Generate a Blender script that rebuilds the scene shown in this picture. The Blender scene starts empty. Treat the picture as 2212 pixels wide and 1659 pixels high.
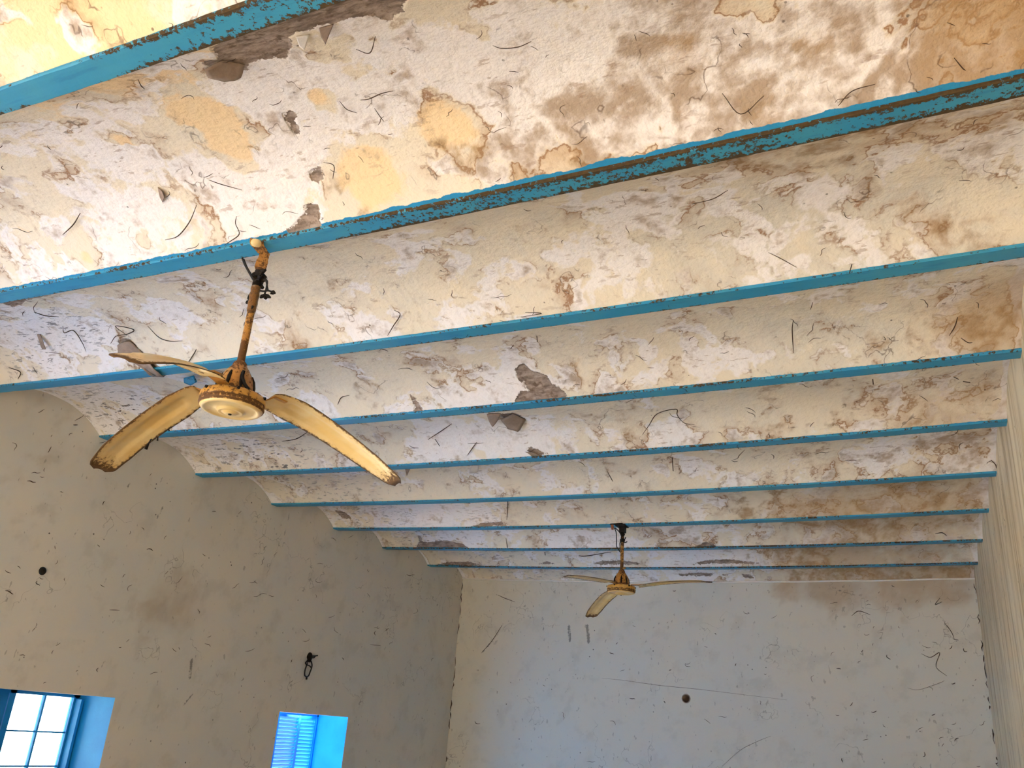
import bpy, bmesh, math, random
import numpy as np
from mathutils import Vector, Matrix

# ------------------------------------------------------------------ camera, sky, sun, exposure
S = 0.9                      # one ceiling bay (beam to beam) is 0.9 m
ZF = 3.605                   # floor lies 3.605 bays under the beams
W = 6.037                    # room width in bays
L = 8.92                     # end wall
F0 = -5.0                    # wall behind the camera
scene = bpy.context.scene
col = scene.collection

def V(x, y, z):
    return Vector((x * S, y * S, (z + ZF) * S))

CAM = np.array([5.4939, -1.3401, -1.8275])
ROT = np.array([[0.9091599317373656, 0.41007034759181443, 0.07259840596862753],
                [-0.09215822779684674, 0.3681188536403304, -0.9252001786877427],
                [-0.4061220008477769, 0.834464390864202, 0.37247026835297986]])
FPX = 1865.7
cam_data = bpy.data.cameras.new('camera')
cam = bpy.data.objects.new('camera', cam_data)
col.objects.link(cam)
cam_data.sensor_width = 36.0
cam_data.lens = 36.0 * FPX / 2212.0
cam_data.clip_start = 0.02
m = Matrix.Identity(4)
for r in range(3):
    m[r][0] = ROT[0][r]; m[r][1] = -ROT[1][r]; m[r][2] = -ROT[2][r]
m.translation = V(*CAM)
cam.matrix_world = m
scene.camera = cam

scene.view_settings.view_transform = 'Standard'
scene.view_settings.look = 'None'
scene.view_settings.gamma = 1.0
scene.view_settings.use_curve_mapping = False
scene.view_settings.exposure = 1.94
scene.cycles.use_denoising = True
scene.cycles.max_bounces = 8
scene.cycles.diffuse_bounces = 6
scene.cycles.use_adaptive_sampling = True
scene.cycles.adaptive_threshold = 0.035
scene.cycles.sample_clamp_indirect = 12.0

world = bpy.data.worlds.new('sky')
scene.world = world
world.use_nodes = True
bg = world.node_tree.nodes['Background']
bg.inputs['Color'].default_value = (0.84, 0.92, 1.0, 1)
bg.inputs['Strength'].default_value = 1.6

sun_data = bpy.data.lights.new('sun_offscreen', 'SUN')
sun_data.energy = 50
sun_data.angle = math.radians(1.0)
sun_data.color = (1.0, 0.97, 0.92)
sun = bpy.data.objects.new('sun_offscreen', sun_data)
col.objects.link(sun)
sun.rotation_euler = Vector((0.50, -0.78, -0.36)).to_track_quat('-Z', 'Y').to_euler()
sun.location = (-6, 14, 8)

# ------------------------------------------------------------------ helpers
def lin(c):
    return tuple(((v / 255.0) / 12.92 if v / 255.0 <= 0.04045 else ((v / 255.0 + 0.055) / 1.055) ** 2.4) for v in c) + (1.0,)

def link(o, parent=None):
    col.objects.link(o)
    if parent is not None:
        o.parent = parent
    return o

def tag(o, label=None, cat=None, group=None, kind=None):
    if label: o['label'] = label
    if cat: o['category'] = cat
    if group: o['group'] = group
    if kind: o['kind'] = kind
    return o

def empty(name, loc):
    o = bpy.data.objects.new(name, None)
    o.empty_display_size = 0.1
    o.location = loc
    return link(o)

def mesh_obj(name, verts, faces, mat, parent=None, smooth=True, attrs=None):
    """verts in world metres; stored relative to the parent's location"""
    me = bpy.data.meshes.new(name)
    off = Vector((0, 0, 0))
    if parent is not None:
        q = parent
        while q is not None:
            off = off + q.location
            q = q.parent
    vs = [(v[0] - off.x, v[1] - off.y, v[2] - off.z) for v in verts] if parent is not None else verts
    me.from_pydata([tuple(v) for v in vs], [], faces)
    if smooth:
        me.polygons.foreach_set('use_smooth', [True] * len(me.polygons))
    if attrs:
        for k, a in attrs.items():
            at = me.attributes.new(k, 'FLOAT', 'POINT')
            at.data.foreach_set('value', np.asarray(a, dtype=np.float32))
    me.materials.append(mat)
    me.update()
    return link(bpy.data.objects.new(name, me), parent)

def grid_mesh(name, P, keep, mat, parent, attrs, flip=False):
    """P: (n,m,3) world metres, fast path"""
    n, mm = P.shape[:2]
    idx = np.arange(n * mm).reshape(n, mm)
    q = np.stack([idx[:-1, :-1], idx[1:, :-1], idx[1:, 1:], idx[:-1, 1:]], -1)
    if flip: q = q[..., ::-1]
    q = q.reshape(-1, 4) if keep is None else q[keep]
    me = bpy.data.meshes.new(name)
    nv = n * mm
    me.vertices.add(nv)
    me.vertices.foreach_set('co', P.reshape(-1).astype(np.float32))
    me.loops.add(len(q) * 4)
    me.loops.foreach_set('vertex_index', q.reshape(-1).astype(np.int32))
    me.polygons.add(len(q))
    me.polygons.foreach_set('loop_start', np.arange(0, len(q) * 4, 4, dtype=np.int32))
    me.polygons.foreach_set('loop_total', np.full(len(q), 4, dtype=np.int32))
    me.polygons.foreach_set('use_smooth', np.ones(len(q), dtype=bool))
    me.update(calc_edges=True)
    for k, a in (attrs or {}).items():
        at = me.attributes.new(k, 'FLOAT', 'POINT')
        at.data.foreach_set('value', np.asarray(a, dtype=np.float32).reshape(-1))
    me.materials.append(mat)
    me.validate()
    return link(bpy.data.objects.new(name, me), parent)

def box_geo(a, b):
    x0, y0, z0 = a; x1, y1, z1 = b
    vs = [(x0, y0, z0), (x1, y0, z0), (x1, y1, z0), (x0, y1, z0), (x0, y0, z1), (x1, y0, z1), (x1, y1, z1), (x0, y1, z1)]
    fs = [(0, 3, 2, 1), (4, 5, 6, 7), (0, 1, 5, 4), (1, 2, 6, 5), (2, 3, 7, 6), (3, 0, 4, 7)]
    return vs, fs

class Geo:
    def __init__(s): s.v = []; s.f = []; s.w = []
    def add(s, vs, fs, w=0.5):
        o = len(s.v); s.v += [tuple(v) for v in vs]; s.f += [tuple(i + o for i in f) for f in fs]
        s.w += list(w) if hasattr(w, '__len__') else [w] * len(vs)
        return s
    def box(s, a, b, w=0.5): return s.add(*box_geo(a, b), w)
    def tube(s, pts, r, n=8, w=0.5):
        pts = [Vector(p) for p in pts]
        rs = r if hasattr(r, '__len__') else [r] * len(pts)
        vs, fs = [], []
        up = Vector((0.13, 0.31, 0.94))
        for i, p in enumerate(pts):
            t = (pts[min(i + 1, len(pts) - 1)] - pts[max(i - 1, 0)])
            t = t.normalized() if t.length > 1e-9 else Vector((0, 0, 1))
            if abs(t.dot(up)) > 0.95: up = Vector((0.94, 0.2, 0.1))
            a = t.cross(up).normalized(); b = t.cross(a)
            for k in range(n):
                an = 2 * math.pi * k / n
                vs.append(p + (a * math.cos(an) + b * math.sin(an)) * rs[i])
        for i in range(len(pts) - 1):
            for k in range(n):
                k2 = (k + 1) % n
                fs.append((i * n + k, i * n + k2, (i + 1) * n + k2, (i + 1) * n + k))
        fs.append(tuple(range(n))); fs.append(tuple((len(pts) - 1) * n + k for k in range(n - 1, -1, -1)))
        return s.add(vs, fs, w)
    def lathe(s, prof, c, n=40, w=0.5):
        vs, fs = [], []
        for (r, z) in prof:
            for k in range(n):
                an = 2 * math.pi * k / n
                vs.append((c[0] + r * math.cos(an), c[1] + r * math.sin(an), c[2] + z))
        for i in range(len(prof) - 1):
            for k in range(n):
                k2 = (k + 1) % n
                fs.append((i * n + k, (i + 1) * n + k, (i + 1) * n + k2, i * n + k2))
        ww = [x for x in w for _ in range(n)] if hasattr(w, '__len__') else w
        return s.add(vs, fs, ww)
    def build(s, name, mat, parent=None, smooth=True):
        return mesh_obj(name, s.v, s.f, mat, parent, smooth, {'wear': s.w})

def catmull(pts, k=6):
    pts = [Vector(p) for p in pts]
    if len(pts) < 3: return pts
    out = []
    P = [pts[0] * 2 - pts[1]] + pts + [pts[-1] * 2 - pts[-2]]
    for i in range(1, len(P) - 2):
        for j in range(k):
            t = j / k
            out.append(0.5 * ((2 * P[i]) + (P[i + 1] - P[i - 1]) * t + (2 * P[i - 1] - 5 * P[i] + 4 * P[i + 1] - P[i + 2]) * t * t
                              + (3 * P[i] - P[i - 1] - 3 * P[i + 1] + P[i + 2]) * t ** 3))
    out.append(pts[-1])
    return out

# --- node helper
class N:
    def __init__(s, name):
        s.m = bpy.data.materials.new(name); s.m.use_nodes = True
        s.t = s.m.node_tree; s.n = s.t.nodes; s.l = s.t.links
        s.bsdf = s.n['Principled BSDF']
        s.co = s.n.new('ShaderNodeTexCoord').outputs['Object']
    def put(s, sock, v):
        if v is None: return
        if isinstance(v, bpy.types.NodeSocket): s.l.new(v, sock)
        else:
            try: sock.default_value = v
            except Exception: sock.default_value = tuple(v)
    def math(s, op, a, b=None, c=None, clamp=False):
        k = s.n.new('ShaderNodeMath'); k.operation = op; k.use_clamp = clamp
        for i, v in enumerate((a, b, c)): s.put(k.inputs[i], v)
        return k.outputs[0]
    def noise(s, scale, detail=4, rough=0.55, dist=0.0, vec=None, offset=None):
        k = s.n.new('ShaderNodeTexNoise')
        v = vec if vec is not None else s.co
        if offset is not None or (hasattr(scale, '__len__')):
            mp = s.n.new('ShaderNodeMapping')
            s.l.new(v, mp.inputs['Vector'])
            if offset is not None: mp.inputs['Location'].default_value = offset
            if hasattr(scale, '__len__'):
                mp.inputs['Scale'].default_value = scale; scale = 1.0
            v = mp.outputs['Vector']
        s.l.new(v, k.inputs['Vector'])
        k.inputs['Scale'].default_value = scale; k.inputs['Detail'].default_value = detail
        k.inputs['Roughness'].default_value = rough; k.inputs['Distortion'].default_value = dist
        return k.outputs['Fac']
    def voro(s, scale, vec=None, rnd=1.0, feature='F1'):
        k = s.n.new('ShaderNodeTexVoronoi'); k.feature = feature
        s.l.new(vec if vec is not None else s.co, k.inputs['Vector'])
        k.inputs['Scale'].default_value = scale; k.inputs['Randomness'].default_value = rnd
        return k
    def attr(s, name, typ='GEOMETRY'):
        k = s.n.new('ShaderNodeAttribute'); k.attribute_name = name; k.attribute_type = typ
        return k.outputs['Fac']
    def step(s, v, a, b, o0=0.0, o1=1.0):
        k = s.n.new('ShaderNodeMapRange'); k.interpolation_type = 'SMOOTHSTEP'
        s.put(k.inputs['Value'], v); s.put(k.inputs['From Min'], a); s.put(k.inputs['From Max'], b)
        s.put(k.inputs['To Min'], o0); s.put(k.inputs['To Max'], o1)
        return k.outputs[0]
    def mix(s, f, a, b, mode='MIX'):
        k = s.n.new('ShaderNodeMix'); k.data_type = 'RGBA'; k.blend_type = mode; k.clamp_factor = True
        s.put(k.inputs[0], f)
        s.put(k.inputs[6], a); s.put(k.inputs[7], b)
        return k.outputs[2]
    def bump(s, h, strength=0.3, dist=0.01, normal=None):
        k = s.n.new('ShaderNodeBump'); k.inputs['Strength'].default_value = strength; k.inputs['Distance'].default_value = dist
        s.l.new(h, k.inputs['Height'])
        if normal is not None: s.l.new(normal, k.inputs['Normal'])
        return k.outputs[0]
    def out(s, c, rough=0.9, normal=None, spec=0.2, metal=0.0):
        s.put(s.bsdf.inputs['Base Color'], c); s.put(s.bsdf.inputs['Roughness'], rough)
        s.put(s.bsdf.inputs['Specular IOR Level'], spec); s.put(s.bsdf.inputs['Metallic'], metal)
        if normal is not None: s.l.new(normal, s.bsdf.inputs['Normal'])
        return s.m

# ------------------------------------------------------------------ materials
def make_plaster():
    s = N('stained_plaster')
    A = lambda k: s.attr(k)
    n3 = s.noise(32.0, 3, 0.65)
    j = s.math('SUBTRACT', n3, 0.5)
    # field of white efflorescence against the old cream paint
    w = s.math('MULTIPLY_ADD', j, 0.30, A('w'))
    n4 = s.math('MULTIPLY_ADD', j, 0.12, A('n4s'))
    wm = s.step(w, 0.44, 0.58)
    cream = s.mix(A('greyf'), lin((231, 219, 199)), lin((212, 206, 195)))
    of = s.step(s.math('MULTIPLY_ADD', j, 0.25, A('of')), 0.38, 0.60)
    cream = s.mix(of, cream, lin((240, 213, 172)))
    white = s.mix(n3, lin((247, 242, 240)), lin((230, 223, 220)))
    c = s.mix(wm, cream, white)
    # tide marks: sharp against the white, fading into the cream
    halo = s.math('MULTIPLY', s.step(w, 0.06, 0.44), s.step(w, 0.52, 0.42))
    halo = s.math('MULTIPLY', halo, s.step(n4, 0.50, 0.78))
    c = s.mix(s.math('MULTIPLY', halo, 0.60), c, lin((186, 150, 112)))
    line = s.step(s.math('ABSOLUTE', s.math('SUBTRACT', w, 0.45)), 0.045, 0.0)
    line = s.math('MULTIPLY', line, s.step(n4, 0.47, 0.66))
    c = s.mix(s.math('MULTIPLY', line, 0.80), c, lin((146, 100, 66)))
    # damp blotches
    bl = s.step(s.math('MULTIPLY_ADD', j, 0.30, A('bl')), 0.76, 1.04)
    c = s.mix(s.math('MULTIPLY', bl, 0.75), c, lin((152, 124, 90)))
    c = s.mix(s.math('MULTIPLY', s.step(s.math('MULTIPLY_ADD', j, .3, A('dampf')), .1, .9), 0.6), c, lin((178, 146, 106)))
    # small pinkish flecks and grey scuffs
    fk = s.noise((13, 36, 30), 3, 0.68)
    fl = s.math('MULTIPLY', s.step(fk, 0.595, 0.66), A('flk'))
    c = s.mix(s.math('MULTIPLY', fl, 0.5), c, lin((158, 130, 110)))
    fl2 = s.math('MULTIPLY', s.step(fk, 0.43, 0.37), A('scuff'))
    c = s.mix(s.math('MULTIPLY', fl2, 0.85), c, lin((104, 96, 94)))
    # hair cracks and fly specks
    cr = A('crk')
    cr = s.step(s.math('ABSOLUTE', cr), 0.0075, 0.0012)
    cr = s.math('MULTIPLY', cr, A('crm'))
    c = s.mix(s.math('MULTIPLY', cr, 0.65), c, lin((100, 78, 64)))
    sp = s.step(s.voro(16.0).outputs['Distance'], 0.085, 0.05)
    sp = s.math('MULTIPLY', sp, A('spk'))
    c = s.mix(s.math('MULTIPLY', sp, 0.7), c, lin((72, 56, 46)))
    # bare render where the coat has fallen
    sd = s.math('MULTIPLY_ADD', j, 0.055, A('bare'))
    bare = s.step(sd, 0.0016, -0.0016)
    brown = s.mix(s.step(fk, 0.3, 0.7), lin((118, 102, 92)), lin((178, 160, 146)))
    brown = s.mix(s.step(n3, 0.5, 0.7), brown, lin((112, 94, 80)))
    c = s.mix(bare, c, brown)
    # blue paint lapping over from the beams
    lj = s.math('MULTIPLY', j, 0.012)
    pf = s.step(s.math('ADD', A('far'), lj), 0.0, -0.002)
    pn = s.step(s.math('ADD', A('near'), lj), 0.0, -0.002)
    pb = s.math('MULTIPLY', s.math('MAXIMUM', pf, pn), s.math('SUBTRACT', 1.0, bare))
    c = s.mix(pb, c, s.mix(n3, lin((40, 138, 190)), lin((52, 128, 168))))
    h = s.math('MULTIPLY_ADD', A('w'), 0.35, n3)
    h = s.math('MULTIPLY_ADD', s.step(A('bare'), 0.004, -0.004), -0.6, h)
    return s.out(c, 0.93, s.bump(h, 0.6, 0.010), 0.12)

def make_wall(name, base, alt, warm, streaks=0.0):
    s = N(name)
    A = lambda k: s.attr(k)
    n3 = s.noise(45, 2, 0.6)
    j = s.math('SUBTRACT', n3, 0.5)
    c = s.mix(s.step(A('n1'), 0.36, 0.66), lin(base), lin(alt))
    c = s.mix(s.math('MULTIPLY', s.step(s.math('MULTIPLY_ADD', j, .2, A('n2')), 0.5, 0.72), 0.22), c, lin((170, 162, 148)))
    c = s.mix(s.step(A('stainf'), 0.28, 0.95, 0, 0.6), c, lin(warm))
    if streaks:
        k = s.step(s.noise((7, 7, 0.55), 4, 0.65), 0.45, 0.72)
        c = s.mix(s.math('MULTIPLY', k, streaks), c, lin((160, 136, 102)))
        k = s.step(s.noise((16, 16, 1.1), 3, 0.6, 0.0, None, (3, 3, 3)), 0.60, 0.70)
        c = s.mix(s.math('MULTIPLY', k, streaks * 0.8), c, lin((112, 92, 70)))
    v = s.voro(11.0)
    d = s.math('MULTIPLY', s.step(v.outputs['Distance'], 0.085, 0.045), A('spk'))
    c = s.mix(s.math('MULTIPLY', d, 0.85), c, lin((52, 44, 38)))
    cr = s.math('MULTIPLY', s.step(s.math('ABSOLUTE', A('crk')), 0.0045, 0.0008), A('crm'))
    c = s.mix(s.math('MULTIPLY', cr, 0.45), c, lin((96, 84, 74)))
    fl = s.step(s.noise((26, 26, 13), 2, 0.6, 0.0, None, (2, 6, 1)), 0.68, 0.72)
    c = s.mix(s.math('MULTIPLY', fl, 0.4), c, lin((112, 102, 92)))
    mk = s.math('MULTIPLY_ADD', j, 0.03, A('mark'))
    c = s.mix(s.step(mk, 0.004, -0.006, 0, 0.7), c, lin((92, 88, 84)))
    return s.out(c, 0.92, None, 0.12)

def make_beam_paint():
    s = N('chipped_blue_beam_paint')
    n = s.noise(3.0, 5, 0.6)
    c = s.mix(s.step(n, 0.35, 0.65), lin((44, 140, 184)), lin((60, 148, 180)))
    c = s.mix(s.math('MULTIPLY', s.step(s.noise((6, 40, 40), 5, 0.6), 0.55, 0.7), 0.5), c, lin((30, 118, 168)))
    r = s.math('ADD', s.noise(62, 5, 0.72), s.math('MULTIPLY', s.math('SUBTRACT', s.noise((3, 9, 9), 4, 0.6), 0.5), 0.5))
    r = s.math('ADD', r, s.math('MULTIPLY', s.math('SUBTRACT', s.attr('wear'), 0.5), 0.42))
    k = s.step(r, 0.60, 0.64)
    rust = s.mix(s.noise(80, 4, 0.6), lin((38, 32, 26)), lin((98, 76, 44)))
    c = s.mix(k, c, rust)
    h = s.math('SUBTRACT', s.math('MULTIPLY', s.noise(40, 5, 0.6), 0.4), s.math('MULTIPLY', k, 0.6))
    return s.out(c, s.math('ADD', 0.5, s.math('MULTIPLY', k, 0.4)), s.bump(h, 0.5, 0.004), 0.35)

def make_blue(name, a, b, rough=0.55):
    s = N(name)
    n = s.noise(3.5, 5, 0.6)
    c = s.mix(s.step(n, 0.3, 0.7), lin(a), lin(b))
    k = s.step(s.noise(40, 6, 0.7), 0.66, 0.72)
    c = s.mix(s.math('MULTIPLY', k, 0.5), c, lin((20, 60, 90)))
    return s.out(c, rough, s.bump(s.noise(25, 5, 0.6), 0.3, 0.004), 0.3)

def make_fan_paint(name, a, b, rust_bias):
    s = N(name)
    n = s.noise(9, 5, 0.6)
    c = s.mix(s.step(n, 0.35, 0.7), lin(a), lin(b))
    r = s.math('ADD', s.noise(70, 6, 0.72), s.math('MULTIPLY', s.math('SUBTRACT', s.attr('wear'), 0.5), 0.7))
    r = s.math('ADD', r, s.math('MULTIPLY', s.math('SUBTRACT', s.noise(14, 4, 0.6), 0.5), 0.35))
    k = s.step(r, 0.62 - rust_bias, 0.74 - rust_bias)
    c = s.mix(s.math('MULTIPLY', s.step(r, 0.48 - rust_bias, 0.70 - rust_bias), 0.5), c, lin((164, 112, 46)))
    c = s.mix(s.math('MULTIPLY', k, 0.9), c, s.mix(s.noise(120, 3, 0.6), lin((40, 24, 14)), lin((96, 58, 26))))
    h = s.math('SUBTRACT', s.math('MULTIPLY', n, 0.3), s.math('MULTIPLY', k, 0.5))
    return s.out(c, s.math('ADD', 0.34, s.math('MULTIPLY', k, 0.5)), s.bump(h, 0.3, 0.003), 0.5)

def make_flat(name, a, b, scale=20, rough=0.8, spec=0.2):
    s = N(name)
    c = s.mix(s.noise(scale, 5, 0.65), lin(a), lin(b))
    return s.out(c, rough, s.bump(s.noise(scale * 3, 4, 0.6), 0.3, 0.003), spec)

def make_glass():
    s = N('window_glass')
    t = s.n.new('ShaderNodeBsdfTransparent'); g = s.n.new('ShaderNodeBsdfGlossy'); g.inputs['Roughness'].default_value = 0.05
    t.inputs['Color'].default_value = (0.93, 0.96, 0.97, 1)
    fr = s.n.new('ShaderNodeFresnel'); fr.inputs['IOR'].default_value = 1.45
    mx = s.n.new('ShaderNodeMixShader')
    s.l.new(fr.outputs[0], mx.inputs[0]); s.l.new(t.outputs[0], mx.inputs[1]); s.l.new(g.outputs[0], mx.inputs[2])
    s.l.new(mx.outputs[0], s.n['Material Output'].inputs['Surface'])
    return s.m

def make_floor():
    s = N('cement_tile_floor')
    b = s.n.new('ShaderNodeTexBrick'); s.l.new(s.co, b.inputs['Vector'])
    b.offset = 0.0; b.inputs['Scale'].default_value = 1.0
    b.inputs['Brick Width'].default_value = 0.3; b.inputs['Row Height'].default_value = 0.3; b.inputs['Mortar Size'].default_value = 0.004
    b.inputs['Color1'].default_value = lin((200, 192, 180)); b.inputs['Color2'].default_value = lin((192, 184, 172)); b.inputs['Mortar'].default_value = lin((130, 120, 106))
    c = s.mix(s.math('MULTIPLY', s.noise(2.0, 6, 0.65), 0.5), b.outputs['Color'], lin((180, 164, 144)))
    return s.out(c, 0.7, s.bump(b.outputs['Fac'], 0.2, 0.004), 0.3)

M = dict(
    plaster=make_plaster(),
    wall_left=make_wall('aged_limewash_wall', (212, 208, 199), (218, 210, 197), (180, 163, 142)),
    wall_back=make_wall('aged_limewash_end_wall', (210, 206, 195), (214, 206, 190), (170, 138, 100)),
    wall_right=make_wall('streaked_limewash_wall', (222, 210, 184), (214, 196, 164), (190, 166, 126), 0.75),
    beam=make_beam_paint(),
    reveal=make_blue('blue_reveal_paint', (12, 126, 200), (24, 140, 212)),
    shutter=make_blue('blue_shutter_paint', (12, 126, 200), (24, 140, 212)),
    frame=make_blue('blue_frame_paint', (12, 126, 200), (24, 140, 212)),
    fan=make_fan_paint('cream_fan_enamel', (222, 186, 116), (228, 202, 146), 0.03),
    fan_rim=make_fan_paint('mustard_fan_enamel', (190, 140, 56), (202, 156, 76), 0.10),
    rust=make_fan_paint('rusty_mustard_metal', (186, 134, 60), (150, 98, 42), 0.10),
    tape=make_fan_paint('greasy_wrapped_rod', (92, 62, 34), (60, 40, 24), 0.12),
    black=make_flat('grime_and_shade_black', (18, 15, 13), (44, 36, 30), 60, 0.7),
    wire=make_flat('black_wire', (16, 14, 14), (34, 30, 30), 40, 0.5),
    flake=make_flat('bare_plaster_flake', (128, 110, 98), (172, 152, 138), 45, 0.95, 0.1),
    white_flake=make_flat('limewash_flake', (226, 218, 210), (240, 234, 228), 45, 0.9, 0.1),
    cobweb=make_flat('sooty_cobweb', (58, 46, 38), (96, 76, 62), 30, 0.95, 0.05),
    glass=make_glass(),
    floor=make_floor(),
    outer=make_flat('sandy_render', (214, 196, 164), (226, 208, 178), 3, 0.95, 0.1),
    ground=make_flat('pale_sandy_ground', (210, 198, 178), (222, 210, 190), 0.6, 0.95, 0.1),
    terminal=make_flat('brown_terminal_block', (140, 78, 52), (164, 98, 66), 40, 0.6, 0.3),
)

# ------------------------------------------------------------------ the ceiling's shape (bay units)
YL = {-1: -1.0, 0: -0.006, 1: 1.019, 2: 2.0, 3: 2.995, 4: 4.005, 5: 5.006, 6: 6.012, 7: 6.969, 8: 8.009, 9: L + 0.047}
YR = {-1: -1.0, 0: -0.006, 1: 1.019, 2: 2.0, 3: 3.0, 4: 3.991, 5: 5.023, 6: 6.023, 7: 7.085, 8: 8.09, 9: L + 0.047}
FW = 0.094          # flange width
SAG = 0.0407
RISE = 0.150
def sag(x):
    t = (np.asarray(x) - W / 2) / (W / 2)
    return -SAG * (1 - t * t)
def ybeam(i, x):
    return YL[i] + (YR[i] - YL[i]) * np.asarray(x) / W
def vz(x, f):
    return sag(x) + 0.006 + RISE * (1 - np.abs(2 * f - 1) ** 2.35)
def ceil_z(x, y):
    for i in range(-1, 9):
        a = float(ybeam(i, x)); b = float(ybeam(i + 1, x))
        if a <= y < b:
            f = min(1, max(0, (y - a - FW / 2) / (b - a - FW)))
            return float(vz(x, f))
    return 9.0
def px_ray(u, v):
    d = ROT.T @ np.array([(u - 1106.0) / FPX, (v - 829.5) / FPX, 1.0])
    return d / np.linalg.norm(d)
def px_ceiling(u, v):
    d = px_ray(u, v); t = 0.4; prev = t
    while t < 18:
        p = CAM + d * t
        if p[2] >= ceil_z(p[0], p[1]): break
        prev = t; t += 0.04
    for _ in range(22):
        mid = (prev + t) / 2; p = CAM + d * mid
        if p[2] >= ceil_z(p[0], p[1]): t = mid
        else: prev = mid
    return CAM + d * t
def px_plane(u, v, ax, val):
    d = px_ray(u, v); t = (val - CAM[ax]) / d[ax]
    return CAM + d * t

def fbm(X, Y, scale, octaves, rough, seed):
    r = np.random.default_rng(seed)
    perm = r.permutation(512); ga = r.uniform(0, 2 * np.pi, 512); gx, gy = np.cos(ga), np.sin(ga)
    out = np.zeros_like(X); amp = 1.0; tot = 0.0; f = scale
    for o in range(octaves):
        x = X * f + 37.7 * o; y = Y * f + 11.3 * o
        xi = np.floor(x).astype(np.int64); yi = np.floor(y).astype(np.int64)
        xf = x - xi; yf = y - yi
        u = xf * xf * xf * (xf * (xf * 6 - 15) + 10); v = yf * yf * yf * (yf * (yf * 6 - 15) + 10)
        def gr(ix, iy, dx, dy):
            h = perm[(perm[ix & 511] + iy) & 511]
            return gx[h] * dx + gy[h] * dy
        a = gr(xi, yi, xf, yf) * (1 - u) + gr(xi + 1, yi, xf - 1, yf) * u
        b = gr(xi, yi + 1, xf, yf - 1) * (1 - u) + gr(xi + 1, yi + 1, xf - 1, yf - 1) * u
        out += amp * 1.5 * (a * (1 - v) + b * v); tot += amp
        amp *= rough; f *= 2
    return 0.5 + 0.5 * out / tot
def sstep(v, a, b):
    t = np.clip((v - a) / (b - a), 0, 1); return t * t * (3 - 2 * t)
def plaster_fields(X, Y, acc):
    """surface metres in; the large, slow part of the stain pattern (fine grain is added in the material)"""
    wx = X + 0.22 * (fbm(X, Y, 4, 4, .55, 1) - .5); wy = Y + 0.22 * (fbm(X, Y, 4, 4, .55, 2) - .5)
    n1 = fbm(wx, wy, 2.6, 6, .62, 3); n2 = fbm(wx, wy, 8, 5, .62, 4); n4 = fbm(wx, wy, 5, 5, .65, 5)
    f = dict(acc)
    f['w'] = acc['white'] + (n1 - .5) * 1.5 + (n2 - .5) * 1.0
    f['n4s'] = n4 + acc['stain'] * .32
    f['greyf'] = sstep(n4 + acc['grey'], .40, .95)
    f['of'] = acc['orange'] + (n2 - .5) * 1.1
    f['bl'] = n2 * .95 + n4 * .45 + np.clip(acc['stain'], 0, .75) * .26
    f['dampf'] = acc['damp'] + (n2 - .5) * 1.2 * np.clip(acc['damp'] * 2, 0, 1)
    f['flk'] = sstep(n1, .40, .62)
    f['crk'] = fbm(X, Y, 3.3, 5, .6, 6) - .5
    f['crm'] = sstep(n4, .52, .62)
    f['spk'] = sstep(fbm(X, Y, 7, 2, .5, 7), .60, .66)
    ln = (fbm(X, Y, 7, 5, .65, 8) - .5) * .05
    f['far'] = acc['far'] - acc['lapf'] + ln * np.clip(acc['lapf'] / .035, .08, 1)
    f['near'] = acc['near'] - acc['lapn'] + ln * .5 * np.clip(acc['lapn'] / .01, .12, 1)
    f['bare'] = acc['bare'] + (n2 - .5) * .03
    for k in ('white', 'stain', 'grey', 'orange', 'lapf', 'lapn', 'damp'): f.pop(k, None)
    return f

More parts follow.
